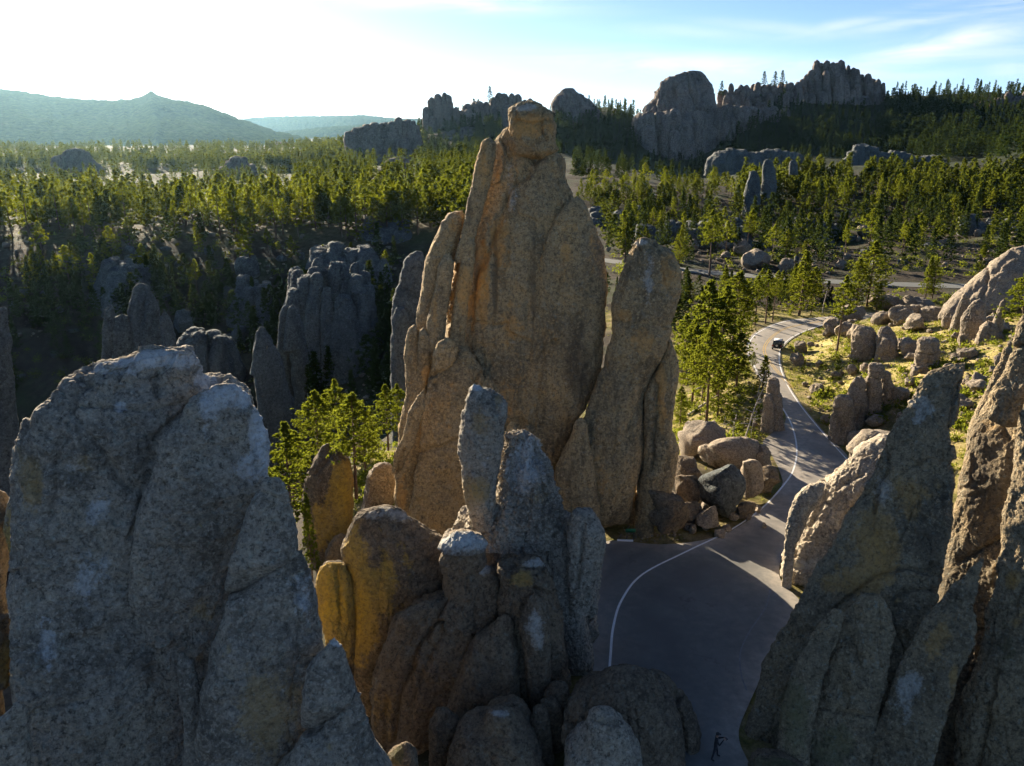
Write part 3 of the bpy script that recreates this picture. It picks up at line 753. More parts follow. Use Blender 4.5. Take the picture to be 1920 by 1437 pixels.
formation('rock_spire', 'tallest brown granite spire at the centre, rising from beside the road bend above the skyline', 'rock spire', bs, [
    ('main_column', [lobe(core, Ys, .5, 2.9, .05, 420, 300, 1, Z0, amp=.8, flute=1.1, creases=cre_main, stains=st_main, cracks=.7, facet=.6, joints=.25, fine=1.4, clefts=.55)]),
    ('summit_block', [lobe(cap, Ys + 1.3, .85, 2.8, 0, 130, 150, 2, None, amp=.9, flute=.6, creases=[([(965,200),(962,232)],4,.25), ([(1020,205),(1015,240),(1025,265)],4,.25), ([(960,225),(1000,232),(1035,225)],3,.2)], stains=[(990,235,34,22,.85,'ochre'), (985,200,30,8,.5,'pale'), (1030,240,12,24,.4,'ochre'), (1000,215,24,9,.4,'black')])], 'rounded ochre-stained block on the summit'),
    ('right_buttress', [lobe(rightl, Ys - 2.0, .5, 2.7, .05, 300, 200, 3, Z0, amp=.8, flute=.8, cracks=.7, facet=.6, joints=.2, fine=1.4, clefts=.5, creases=[([(1018,600),(1010,700),(1000,800)], 6, .25), ([(1045,440),(1040,520),(1050,600)], 8, .15)],
        stains=[(1060,470,16,40,.4,'ochre'), (1110,470,14,60,.3,'ochre'), (1085,690,26,70,.6,'black'), (1040,620,22,80,.2,'ochre'), (1010,480,18,40,.35,'ochre')])]),
    ('left_rib', [lobe(rib1, Ys - 1.9, 1.0, 2.2, .06, 200, 70, 4, None, amp=.7, cracks=.8, stains=[(905,300,14,80,.35,'ochre'),(880,400,10,40,.4,'black')])]),
    ('left_rib', [lobe(rib1b, Ys - 2.6, .9, 2.2, .03, 150, 60, 15, None, amp=.7, stains=[(872,540,16,60,.7,'ochre')])]),
    ('left_shoulder', [lobe(rib2, Ys - 1.0, 1.1, 2.3, .05, 230, 90, 5, None, amp=.8, cracks=.8, stains=[(850,420,20,20,.3,'ochre')])]),
    ('left_rib', [lobe(rib3, Ys - 2.8, 1.0, 2.2, .03, 180, 70, 6, None, amp=.8, stains=[(815,580,14,60,.4,'ochre')])]),
    ('flank_knob', [lobe(bump1, Ys - 2.6, 1.2, 2.2, 0, 90, 60, 7, None)]),
    ('flank_knob', [lobe(bump2, Ys - 3.2, 1.2, 2.2, 0, 90, 60, 8, None, stains=[(800,700,12,22,.5,'ochre')])]),
    ('front_buttress', [lobe(arch, Ys - 4.6, .45, 2.8, .08, 260, 190, 9, Z0, amp=.7, flute=.7, cracks=.6, creases=[([(785,848),(830,838),(870,820)],4,.3), ([(858,650),(855,672),(835,690),(810,706)],4,.35), ([(905,700),(890,720)],4,.3)], stains=[(840,760,40,60,.25,'ochre')]),
                        lobe(archtop, Ys - 5.7, .7, 2.2, 0, 70, 80, 10, None, fine=.7)]),
    ('small_knob', [lobe(knob, Ys - 5.4, 1, 2.2, 0, 50, 50, 11, None)]),
    ('small_knob', [lobe(hollow, Ys - 6.4, 1, 2.2, 0, 50, 40, 12, None)]),
    ('leaning_slab', [lobe(slab, Ys - 6.8, .7, 2.2, 0, 130, 60, 13, None, creases=[([(745,885),(758,845)],3,.2)])], 'thin dark slab leaning on the left flank'),
    ('left_footing', [lobe(base, Ys - 3.0, .9, 2.3, 0, 160, 90, 14, Z0, stains=[(752,930,12,40,.4,'ochre')])]),
], mat)

# ---- second spire to its right
r1 = [(1206,444),(1192,449),(1183,468),(1173,483),(1158,527),(1147,567),(1145,593),(1140,633),(1130,687),(1117,717),(1103,763),(1088,800),(1070,850),(1052,910),(1052,950),(1085,976),(1130,980),(1176,976),(1182,950),(1190,915),(1202,867),(1207,800),(1208,740),(1222,705),(1245,672),(1256,640),(1260,605),(1268,580),(1274,530),(1273,500),(1263,478),(1244,463),(1228,449)]
r2 = [(1256,638),(1246,660),(1228,702),(1206,738),(1206,800),(1200,870),(1192,930),(1186,1005),(1216,1005),(1240,960),(1258,925),(1268,873),(1272,840),(1262,800),(1263,760),(1268,717),(1273,693),(1268,660)]
r3 = [(1090,783),(1082,787),(1076,796),(1068,822),(1052,855),(1043,885),(1046,950),(1080,985),(1120,1000),(1125,930),(1112,860),(1104,810),(1098,790)]
formation('rock_spire', 'blunt finger-shaped granite spire right of the tallest spire, its foot flaring beside the dark opening', 'rock spire', [*at(1170, 62)[:2], -.5], [
    ('main_column', [lobe(r1, 62, .75, 2.4, .04, 340, 200, 21, None, amp=.75, flute=.8, cracks=.9, facet=.4, fine=1.4,
        creases=[([(1145,600),(1180,610),(1215,606),(1255,620)], 3.0, .07), ([(1195,452),(1202,470)],3,.3), ([(1225,452),(1238,468)],4,.35), ([(1208,735),(1190,780),(1160,850),(1140,930)],6,.2)],
        stains=[(1170,590,20,14,.6,'ochre'), (1250,520,18,40,.4,'ochre'), (1210,640,40,30,.35,'ochre'), (1200,456,12,6,.7,'pale'), (1232,456,10,5,.8,'black'), (1215,520,14,60,.35,'pale'), (1120,900,40,60,.3,'ochre'), (1150,970,30,30,.3,'black')])]),  # faint black at the foot paints shade into the opening
    ('right_lobe', [lobe(r2, 61.8, 1.0, 2.3, 0, 200, 120, 22, -2, amp=.9, creases=[([(1232,720),(1228,800),(1222,880)],6,.4)], stains=[(1240,730,9,70,.7,'ochre'), (1225,830,10,70,.5,'black')])]),
    ('added_backing', [lobe([(1100,900),(1090,990),(1200,990),(1190,900)], 64.6, .5, 3, 0, 60, 60, 24, -2)]),  # rock added behind the slot so that the opening stays dark
    ('foot_knob', [lobe(r3, 60.2, .8, 2.3, 0, 130, 110, 23, -2, amp=.9, stains=[(1075,880,20,40,.3,'black')])]),
], M['spire'])

# ---- big grey dome, left foreground
Yl = 30
l1 = [(263,652),(233,660),(193,664),(173,670),(147,687),(127,707),(110,730),(77,750),(60,777),(47,805),(37,830),(34,900),(30,980),(30,1100),(30,1437),(570,1437),(575,1300),(565,1180),(545,1060),(525,970),(508,890),(502,850),(500,800),(485,770),(460,745),(440,730),(418,722),(403,716),(397,700),(383,686),(370,663),(347,657),(313,653),(293,657)]
l2 = [(421,720),(447,732),(467,757),(487,783),(503,817),(511,850),(511,885),(500,930),(470,990),(440,1040),(420,1100),(400,1200),(375,1300),(340,1340),(300,1250),(240,1100),(260,960),(285,880),(292,830),(318,790),(350,755),(378,733),(402,722)]
l3 = [(34,835),(24,850),(18,872),(18,895),(22,915),(8,947),(5,985),(20,1040),(20,1110),(60,1120),(95,1040),(100,960),(85,880),(60,845)]
l4 = [(510,896),(497,897),(485,912),(470,935),(450,985),(430,1040),(420,1100),(450,1110),(500,1090),(562,1045),(558,1000),(547,957),(535,920),(524,897)]
l5 = [(563,1033),(540,1043),(500,1068),(450,1095),(425,1110),(405,1180),(385,1250),(370,1330),(370,1437),(560,1437),(600,1330),(612,1200),(605,1170),(597,1143),(587,1097),(573,1057)]
l6 = [(627,1195),(612,1205),(595,1225),(575,1250),(566,1290),(566,1360),(600,1362),(640,1335),(672,1310),(657,1257),(640,1212)]
l6b = [(672,1300),(640,1332),(600,1358),(565,1375),(540,1410),(520,1437),(725,1437),(707,1414),(693,1373),(680,1330)]
l7 = [(85,998),(60,1015),(43,1032),(28,1055),(24,1097),(22,1143),(25,1210),(30,1263),(45,1330),(60,1437),(390,1437),(370,1350),(345,1290),(310,1220),(270,1180),(240,1110),(200,1060),(160,1030),(120,1005)]
l8 = [(340,1225),(330,1240),(335,1300),(345,1360),(340,1437),(400,1437),(385,1350),(375,1290),(365,1245)]
gr = M['grey']
cre_l = [([(403,718),(375,736),(345,765),(318,795),(292,825),(285,860),(278,910),(262,960),(240,1010)], 5, .30), ([(230,690),(180,700),(145,745),(125,800),(100,870)], 9, .25), ([(150,688),(200,690),(240,668),(300,662)], 5, .14),
         ([(128,708),(150,715),(168,722)], 5, .22), ([(105,880),(95,960),(70,1010)], 8, .18), ([(430,790),(420,840),(440,900)], 8, .07), ([(200,760),(175,850),(150,950)], 14, .10)]
st_l = [(300,672,100,18,.8,'pale'), (390,705,20,30,.7,'pale'), (220,690,60,14,.5,'pale'), (330,680,40,16,.6,'pale'), (225,760,12,12,.7,'pale'), (130,900,30,80,.25,'pale'), (150,870,30,30,.25,'ochre'), (60,900,25,60,.5,'ochre'), (160,1080,60,60,.4,'pale'), (190,960,30,40,.4,'pale'), (300,960,80,60,.2,'black')]
formation('rock_dome', 'huge grey lichen-speckled granite dome filling the left foreground', 'rock outcrop', [float(pxw(280, Yl, -4)), Yl + 2, -6], [
    ('main_dome', [lobe(l1, Yl + 2.5, .42, 3.2, .14, 460, 380, 31, -9, amp=.75, flute=.6, cracks=.9, facet=.8, clefts=.7, creases=cre_l, stains=st_l, grain=.04, gsize=.24, fine=1.7)]),
    ('right_shoulder', [lobe(l2, Yl + 1.7, .34, 3.5, .135, 320, 260, 32, -9, amp=.8, flute=.5, cracks=.6, grain=.035, gsize=.24, fine=1.7, facet=.35, stains=[(440,745,46,22,.95,'pale'), (488,810,22,60,.85,'pale'), (500,870,14,40,.7,'pale'), (395,750,20,40,.6,'pale'), (470,880,40,30,.5,'pale'), (385,780,20,60,.3,'pale'), (330,1090,60,80,.3,'black'), (380,1150,50,30,.35,'ochre')])]),
    ('golden_flank', [lobe(l3, Yl + 3.5, .8, 2.3, .05, 140, 120, 33, -9, grain=.04, gsize=.24, stains=[(50,1000,50,110,.75,'gold_sunglow')])], 'smooth golden left flank'),  # golden tint paints sunlight onto the flank
    ('upper_block', [lobe(l4, Yl + .2, .5, 3.2, .14, 170, 160, 34, None, amp=.6, flute=.4, grain=.03, gsize=.22, fine=1.3, facet=.2, creases=[([(485,920),(520,935),(545,965)],4,.12)])], 'jointed block under the shoulder'),
    ('lower_block', [lobe(l5, Yl - .9, .5, 3.4, .14, 260, 210, 35, -9, amp=.6, flute=.4, grain=.03, gsize=.22, fine=1.3, facet=.2, stains=[(500,1330,70,90,.5,'ochre'), (570,1130,30,60,.3,'pale')])]),
    ('pointed_block', [lobe(l6, Yl - 2.0, .6, 3.0, .08, 140, 120, 36, None, amp=.6, flute=.4, grain=.03, gsize=.22, fine=1.3, facet=.2, stains=[(630,1205,14,10,.6,'pale')]),
                       lobe(l6b, Yl - 2.3, .6, 3.2, .08, 140, 150, 37, -9, amp=.6, flute=.4, grain=.03, gsize=.22, fine=1.3, facet=.2)]),
    ('lower_face', [lobe(l7, Yl - .1, .36, 3.2, .16, 300, 280, 38, -9, amp=.7, flute=.5, grain=.04, gsize=.26, fine=1.7, facet=.5, stains=[(115,1100,30,90,.5,'pale'), (150,1030,50,20,.5,'pale'), (90,1190,20,60,.5,'pale'), (250,1250,80,60,.3,'black')]),
                    lobe(l8, Yl - 1.3, .8, 2.3, .1, 120, 60, 39, -9, grain=.04, gsize=.24)]),
], gr)
le1 = [(-10,915),(8,925),(22,950),(20,1040),(16,1100),(22,1150),(10,1180),(-60,1190),(-80,1000),(-40,930)]
le2 = [(0,1150),(18,1155),(24,1200),(20,1290),(-60,1300),(-50,1180)]
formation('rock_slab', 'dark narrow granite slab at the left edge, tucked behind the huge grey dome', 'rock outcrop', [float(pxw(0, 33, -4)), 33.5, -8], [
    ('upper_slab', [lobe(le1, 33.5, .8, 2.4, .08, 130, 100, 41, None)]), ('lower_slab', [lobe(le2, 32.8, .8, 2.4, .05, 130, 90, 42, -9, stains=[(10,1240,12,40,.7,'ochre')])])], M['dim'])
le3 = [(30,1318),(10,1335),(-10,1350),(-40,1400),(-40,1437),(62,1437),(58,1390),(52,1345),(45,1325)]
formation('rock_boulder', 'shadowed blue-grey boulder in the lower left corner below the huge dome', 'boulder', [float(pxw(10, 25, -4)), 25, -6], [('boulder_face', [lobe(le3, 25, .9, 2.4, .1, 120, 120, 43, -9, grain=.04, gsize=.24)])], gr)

# ---- middle foreground cluster
Yc = 45
c1 = [(888,720),(897,723),(907,727),(920,731),(940,744),(951,757),(953,777),(947,800),(945,820),(938,860),(932,905),(930,940),(925,990),(885,990),(876,953),(870,925),(865,883),(860,850),(861,820),(865,783),(871,749),(878,733)]
c2 = [(978,806),(968,810),(956,810),(948,815),(940,840),(934,883),(928,927),(900,950),(875,975),(865,1010),(1060,1010),(1058,955),(1049,925),(1043,907),(1037,880),(1023,853),(1014,830),(1003,814),(990,812)]
c3 = [(905,948),(880,957),(853,978),(825,1005),(818,1020),(840,1050),(850,1110),(850,1437),(1090,1437),(1112,1280),(1115,1223),(1113,1170),(1096,1143),(1112,1113),(1120,1073),(1110,1010),(1085,975),(1058,957),(1030,940),(960,935)]
c3b = [(1092,956),(1075,958),(1066,975),(1062,1010),(1064,1090),(1070,1150),(1105,1150),(1113,1113),(1123,1073),(1135,1023),(1134,990),(1121,976),(1111,958)]
c3c = [(1045,975),(1030,990),(1020,1030),(1028,1100),(1045,1180),(1062,1280),(1080,1437),(1110,1330),(1114,1225),(1095,1145),(1080,1080),(1070,1020),(1060,985)]
formation('rock_outcrop', 'rough lichen-grey granite outcrop with an upright pillar, in front of the tallest spire', 'rock outcrop', [*at(980, Yc)[:2], -2], [
    ('upright_pillar', [lobe(c1, Yc - .6, .8, 2.6, .02, 220, 130, 51, None, amp=.7, flute=.5, grain=.05, gsize=.3, creases=[([(930,735),(925,760),(935,775)],4,.15)], stains=[(890,920,30,26,.9,'ochre'), (935,750,8,20,.5,'ochre'), (900,800,20,40,.4,'ochre'), (893,726,14,8,.6,'pale'), (905,860,18,40,.3,'pale')])], 'tan pillar with ochre foot'),
    ('ragged_crest', [lobe(c2, Yc + .2, .6, 2.5, .12, 230, 190, 52, None, amp=1.1, flute=1.1, facet=1.6, clefts=1.1, joints=.5, fine=1.6, grain=.12, gsize=.35, cracks=1.3, stains=[(985,870,40,60,.6,'pale'), (1010,930,30,30,.35,'ochre')], creases=[([(985,815),(975,860),(960,930)],4,.2), ([(1000,860),(1020,920),(1045,960)],4,.2)])]),
    ('main_body', [lobe(c3, Yc - .8, .5, 2.5, .14, 330, 260, 53, -4, amp=.9, flute=.9, cracks=1.4, facet=1.1, clefts=1.0, joints=.4, fine=1.5, grain=.09, gsize=.34, creases=[([(1058,960),(1040,1000),(1030,1060)],4,.35), ([(860,990),(960,985),(1040,1010)],5,.2)], stains=[(980,985,70,30,.4,'pale'), (900,970,40,16,.4,'ochre'), (920,1040,60,30,.35,'black'), (1080,1220,40,80,.5,'black')]),
                   lobe(c3c, Yc - 1.8, .9, 2.4, .1, 200, 90, 55, -4, cracks=1.2, grain=.07, gsize=.34)]),
    ('right_shoulder', [lobe(c3b, Yc - 1.6, .9, 2.4, .04, 170, 110, 54, None, cracks=1.2, grain=.07, gsize=.34, creases=[([(1095,985),(1090,1040),(1080,1100)],4,.25)])]),
], gr)
c4 = [(700,951),(673,957),(662,970),(648,1002),(642,1017),(645,1057),(652,1107),(653,1190),(658,1277),(680,1320),(700,1437),(840,1437),(850,1200),(848,1097),(848,1057),(840,1028),(820,1009),(793,992),(764,976),(747,957),(725,952)]
c4b = [(614,1055),(604,1060),(598,1072),(592,1092),(590,1104),(594,1137),(603,1165),(612,1200),(630,1280),(670,1330),(668,1200),(660,1100),(650,1062),(641,1056),(633,1064),(624,1062)]
formation('rock_slab', 'brown rounded granite slab with a golden left side, stained and painted as if sunlit, between the grey dome and the pillar outcrop', 'rock outcrop', [*at(740, 43)[:2], -5], [
    ('main_face', [lobe(c4, 43, .5, 2.4, .10, 330, 230, 61, -8, amp=.6, flute=.5, cracks=.6, grain=.025, gsize=.3, fine=1.2, facet=.3, stains=[(660,1060,26,80,.6,'gold_sunglow'), (668,1150,44,80,.85,'gold_sunglow'), (710,1110,70,90,.42,'gold_sunglow'), (740,965,60,14,.3,'pale')])]),  # golden tint: yellow stain and sunlight painted over the left side
    ('golden_wing', [lobe(c4b, 42.6, .7, 2.3, .06, 190, 110, 62, -8, amp=.7, grain=.025, gsize=.3, stains=[(620,1130,60,110,.9,'gold_sunglow')], creases=[([(633,1062),(636,1110),(640,1180)],4,.25)])], 'golden yellow wing on the left side'),  # golden tint paints the warm sun glow of the wing
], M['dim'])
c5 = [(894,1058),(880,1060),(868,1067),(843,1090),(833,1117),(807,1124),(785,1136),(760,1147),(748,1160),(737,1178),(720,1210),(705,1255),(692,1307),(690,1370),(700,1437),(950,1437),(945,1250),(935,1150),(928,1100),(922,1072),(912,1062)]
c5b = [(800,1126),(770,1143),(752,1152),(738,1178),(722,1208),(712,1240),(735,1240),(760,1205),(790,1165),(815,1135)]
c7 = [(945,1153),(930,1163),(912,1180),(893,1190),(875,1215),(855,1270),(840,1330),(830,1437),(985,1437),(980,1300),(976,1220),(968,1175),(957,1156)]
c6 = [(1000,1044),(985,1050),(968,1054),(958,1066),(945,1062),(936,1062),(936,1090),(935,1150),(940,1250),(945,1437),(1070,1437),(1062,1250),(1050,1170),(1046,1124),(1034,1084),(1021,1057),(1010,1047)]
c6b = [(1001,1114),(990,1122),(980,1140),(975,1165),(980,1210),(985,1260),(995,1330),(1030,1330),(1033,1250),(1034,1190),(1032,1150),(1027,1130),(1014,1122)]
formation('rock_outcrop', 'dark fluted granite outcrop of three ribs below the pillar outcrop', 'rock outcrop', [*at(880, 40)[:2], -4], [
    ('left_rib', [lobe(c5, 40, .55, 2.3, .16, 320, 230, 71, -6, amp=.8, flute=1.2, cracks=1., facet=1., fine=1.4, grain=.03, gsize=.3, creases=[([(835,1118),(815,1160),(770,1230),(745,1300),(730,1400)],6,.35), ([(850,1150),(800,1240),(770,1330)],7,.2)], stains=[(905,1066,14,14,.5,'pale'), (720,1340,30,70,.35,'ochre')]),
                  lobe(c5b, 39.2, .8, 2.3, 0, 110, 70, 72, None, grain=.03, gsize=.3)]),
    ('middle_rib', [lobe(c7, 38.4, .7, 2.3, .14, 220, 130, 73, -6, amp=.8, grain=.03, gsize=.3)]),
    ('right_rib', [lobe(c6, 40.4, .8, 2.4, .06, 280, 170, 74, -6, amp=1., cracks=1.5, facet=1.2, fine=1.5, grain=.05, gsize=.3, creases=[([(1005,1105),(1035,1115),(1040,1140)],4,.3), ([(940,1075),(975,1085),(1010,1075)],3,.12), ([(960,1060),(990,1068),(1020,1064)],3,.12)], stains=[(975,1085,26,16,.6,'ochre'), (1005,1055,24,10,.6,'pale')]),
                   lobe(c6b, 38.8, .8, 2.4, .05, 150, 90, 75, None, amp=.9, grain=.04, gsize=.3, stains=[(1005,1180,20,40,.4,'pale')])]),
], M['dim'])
c8 = [(856,996),(842,1003),(828,1014),(822,1024),(845,1027),(866,1036),(880,1037),(882,1032),(914,1023),(905,1012),(884,1003),(868,998)]
c8b = [(835,1024),(826,1050),(830,1085),(900,1085),(910,1050),(904,1022)]
formation('rock_boulder', 'pale sun-bleached boulder perched on a stub between the brown slab and the grey outcrop', 'boulder', P(868, 1066, 41.8), [
    ('boulder', [lobe(c8, 41.6, .9, 2.6, 0, 70, 110, 76, None, amp=1.1, grain=.03, gsize=.25, stains=[(868,1012,60,20,1.,'pale')], creases=[([(868,1025),(885,1018)],3,.15)])]),
    ('stub', [lobe(c8b, 42.2, .6, 2.6, 0, 60, 70, 77, -3)], None, M['dim'])], M['boulder'])

# ---- dark boulders along the bottom edge
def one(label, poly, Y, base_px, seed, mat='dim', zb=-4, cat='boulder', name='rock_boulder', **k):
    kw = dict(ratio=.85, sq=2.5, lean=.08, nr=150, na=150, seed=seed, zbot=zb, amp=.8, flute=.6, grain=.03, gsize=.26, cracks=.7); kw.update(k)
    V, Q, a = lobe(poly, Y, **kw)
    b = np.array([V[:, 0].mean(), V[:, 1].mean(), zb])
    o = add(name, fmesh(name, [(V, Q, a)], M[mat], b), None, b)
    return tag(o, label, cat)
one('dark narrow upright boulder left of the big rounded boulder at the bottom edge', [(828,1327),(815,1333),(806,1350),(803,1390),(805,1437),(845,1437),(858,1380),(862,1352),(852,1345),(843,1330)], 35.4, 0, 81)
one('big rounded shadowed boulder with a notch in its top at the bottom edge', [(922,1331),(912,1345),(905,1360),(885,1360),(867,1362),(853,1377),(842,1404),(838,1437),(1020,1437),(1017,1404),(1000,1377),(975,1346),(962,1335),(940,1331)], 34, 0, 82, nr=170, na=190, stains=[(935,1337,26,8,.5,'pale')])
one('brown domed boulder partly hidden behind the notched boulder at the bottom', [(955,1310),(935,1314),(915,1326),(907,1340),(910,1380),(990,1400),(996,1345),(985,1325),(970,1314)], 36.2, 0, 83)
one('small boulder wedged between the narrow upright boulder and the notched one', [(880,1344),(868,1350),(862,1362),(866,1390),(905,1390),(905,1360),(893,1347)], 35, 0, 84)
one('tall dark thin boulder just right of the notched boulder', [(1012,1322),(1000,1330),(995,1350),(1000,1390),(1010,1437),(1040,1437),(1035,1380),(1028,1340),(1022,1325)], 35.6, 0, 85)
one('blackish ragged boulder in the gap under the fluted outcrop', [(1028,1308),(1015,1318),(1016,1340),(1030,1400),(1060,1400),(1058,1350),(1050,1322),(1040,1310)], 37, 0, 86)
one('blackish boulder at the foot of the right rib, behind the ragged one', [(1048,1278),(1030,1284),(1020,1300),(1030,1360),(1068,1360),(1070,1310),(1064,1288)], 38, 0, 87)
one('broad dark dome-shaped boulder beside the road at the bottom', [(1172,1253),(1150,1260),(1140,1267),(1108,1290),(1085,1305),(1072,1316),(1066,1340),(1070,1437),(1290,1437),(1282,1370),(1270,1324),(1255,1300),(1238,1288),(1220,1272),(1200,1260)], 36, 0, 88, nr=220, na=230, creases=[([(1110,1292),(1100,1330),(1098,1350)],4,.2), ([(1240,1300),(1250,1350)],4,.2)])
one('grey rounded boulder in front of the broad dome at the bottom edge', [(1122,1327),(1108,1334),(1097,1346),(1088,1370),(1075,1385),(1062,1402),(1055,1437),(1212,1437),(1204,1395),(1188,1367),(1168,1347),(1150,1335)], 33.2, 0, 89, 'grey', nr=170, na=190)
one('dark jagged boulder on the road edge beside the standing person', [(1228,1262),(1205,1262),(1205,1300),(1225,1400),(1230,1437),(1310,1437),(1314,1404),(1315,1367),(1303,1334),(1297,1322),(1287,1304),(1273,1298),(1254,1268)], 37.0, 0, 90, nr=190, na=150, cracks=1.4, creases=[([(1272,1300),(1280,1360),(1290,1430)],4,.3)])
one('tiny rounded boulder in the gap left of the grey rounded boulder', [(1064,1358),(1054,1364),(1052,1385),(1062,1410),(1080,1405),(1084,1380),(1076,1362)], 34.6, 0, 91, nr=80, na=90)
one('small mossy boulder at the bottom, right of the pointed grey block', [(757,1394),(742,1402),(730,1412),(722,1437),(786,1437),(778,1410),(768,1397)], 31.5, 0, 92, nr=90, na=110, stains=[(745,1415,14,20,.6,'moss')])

# ---- right foreground
Yr0 = 44
s1 = [(1809,681),(1790,684),(1765,692),(1747,697),(1738,705),(1724,722),(1710,747),(1693,777),(1673,807),(1657,840),(1647,867),(1633,893),(1613,933),(1593,967),(1580,990),(1557,1034),(1527,1080),(1513,1107),(1496,1140),(1466,1184),(1440,1230),(1418,1280),(1400,1334),(1390,1386),(1388,1437),(1640,1437),(1700,1250),(1750,1130),(1768,1057),(1784,1007),(1790,973),(1790,883),(1790,833),(1787,800),(1800,753),(1805,720),(1810,690)]
sa = [(1648,1119),(1630,1120),(1613,1125),(1592,1147),(1573,1177),(1558,1217),(1543,1257),(1528,1295),(1510,1332),(1500,1380),(1490,1437),(1640,1437),(1650,1330),(1668,1240),(1678,1180),(1672,1140),(1662,1124)]
sb = [(1566,1146),(1556,1150),(1547,1164),(1527,1190),(1510,1217),(1493,1250),(1480,1284),(1467,1327),(1458,1380),(1455,1437),(1520,1437),(1530,1330),(1555,1240),(1575,1180),(1585,1155),(1578,1148)]
sc_ = [(1842,1050),(1832,1058),(1820,1068),(1807,1087),(1780,1107),(1757,1137),(1728,1177),(1713,1210),(1693,1250),(1680,1274),(1663,1324),(1643,1367),(1627,1414),(1620,1437),(1750,1437),(1763,1374),(1780,1324),(1793,1274),(1811,1240),(1827,1197),(1833,1157),(1828,1134),(1840,1074),(1844,1055)]
sm_ = [(1500,1338),(1485,1350),(1478,1380),(1474,1437),(1560,1437),(1560,1380),(1540,1350),(1520,1340)]
wl_ = M['wall']
formation('rock_slab', 'tall leaning granite slab with rusty orange patches, right foreground beside the road', 'rock slab', [*at(1600, 42)[:2], -.5], [
    ('main_slab', [lobe(s1, 36.2, .3, 2.8, .40, 430, 330, 101, -3, amp=.5, flute=.5, cracks=1.0, facet=.7, grain=.06, gsize=.28, sm=.008,
        creases=[([(1658,838),(1668,880),(1650,905),(1635,960)],4,.3), ([(1760,1080),(1700,1065),(1640,1080),(1560,1145)],4,.25), ([(1765,1105),(1690,1110),(1670,1125)],4,.22), ([(1800,720),(1785,760),(1783,800)],4,.2), ([(1700,880),(1740,860),(1788,870)],4,.15), ([(1530,1090),(1600,1105),(1650,1100)],3,.1)],
        stains=[(1640,1030,40,90,.8,'ochre'), (1600,1090,60,26,.7,'ochre'), (1700,930,40,50,.45,'ochre'), (1760,880,24,60,.3,'ochre'), (1720,760,50,40,.35,'pale'), (1530,1290,24,60,.6,'moss'), (1480,1330,26,60,.5,'moss'), (1740,1030,26,60,.6,'black'), (1660,930,30,50,.3,'pale')])]),
    ('lower_rib', [lobe(sa, 34.6, .45, 2.4, .36, 250, 160, 102, -3, amp=.7, grain=.04, gsize=.28, creases=[([(1515,1325),(1570,1335),(1640,1345)],4,.2)], stains=[(1560,1400,50,50,.6,'moss')])]),
    ('lower_rib', [lobe(sb, 34.6, .6, 2.4, .36, 210, 110, 103, -3, amp=.8, grain=.04, gsize=.28, stains=[(1490,1340,30,80,.7,'moss')])]),
    ('pointed_blade', [lobe(sc_, 33.4, .4, 2.5, .32, 300, 190, 104, -3, amp=.7, flute=.8, cracks=.8, grain=.07, gsize=.26, creases=[([(1800,1130),(1770,1220),(1740,1310)],6,.1)], stains=[(1760,1200,30,60,.4,'ochre'), (1790,1290,14,60,.5,'ochre'), (1700,1290,30,50,.4,'pale')])], 'pointed blade of rock in front'),
], wl_)
one('mossy low rock at the road edge below the leaning slab', [(1470,1422),(1440,1424),(1420,1430),(1405,1437),(1400,1450),(1520,1450),(1505,1432),(1490,1424)], 34.0, 0, 106, zb=-1, nr=50, na=90, stains=[(1460,1432,60,14,.9,'moss')])
rs3 = [(1935,560),(1919,585),(1897,640),(1893,670),(1880,700),(1853,735),(1840,757),(1827,770),(1814,785),(1792,817),(1770,853),(1755,920),(1745,1000),(1735,1080),(1720,1150),(1700,1250),(1650,1380),(1640,1437),(2260,1437),(2260,700),(2160,560),(2040,500)]
rs3b = [(1925,575),(1910,610),(1898,640),(1895,668),(1882,700),(1860,735),(1850,790),(1880,800),(1940,790),(2000,700),(1990,600)]
rs3c = [(1960,700),(1930,720),(1905,790),(1890,870),(1870,960),(1850,1040),(1838,1130),(1820,1240),(1780,1340),(1760,1437),(2150,1437),(2150,900),(2050,740)]
formation('rock_wall', 'massive shadowed granite wall at the right edge, behind the leaning slab', 'rock wall', [*at(1900, 40)[:2], 0], [
    ('back_face', [lobe(rs3, 35.8, .3, 3.4, .40, 360, 300, 111, -6, amp=.3, facet=.4, flute=.8, cracks=1.0, grain=.06, gsize=.28, creases=[([(1800,1050),(1880,1010),(1950,1000)],4,.25), ([(1790,1190),(1850,1180)],4,.2)], stains=[(1840,900,30,130,.8,'black'), (1860,790,30,30,.4,'ochre'), (1890,1060,30,50,.3,'ochre')])]),  # long black patch paints the deep shadow of the left face
    ('upper_lobe', [lobe(rs3b, 42.5, .5, 2.6, .1, 170, 150, 112, None, amp=.5, grain=.05, gsize=.28, creases=[([(1893,655),(1930,645),(1990,650)],4,.3)])]),
    ('front_face', [lobe(rs3c, 33.6, .3, 2.8, .36, 320, 240, 113, -6, amp=.45, facet=.5, flute=1.1, cracks=1.0, grain=.07, gsize=.28, creases=[([(1870,1260),(1850,1340),(1830,1437)],6,.3)], stains=[(1895,1090,14,16,.9,'ochre'), (1910,1150,20,50,.4,'ochre'), (1880,1200,40,60,.25,'moss')])]),
], wl_)
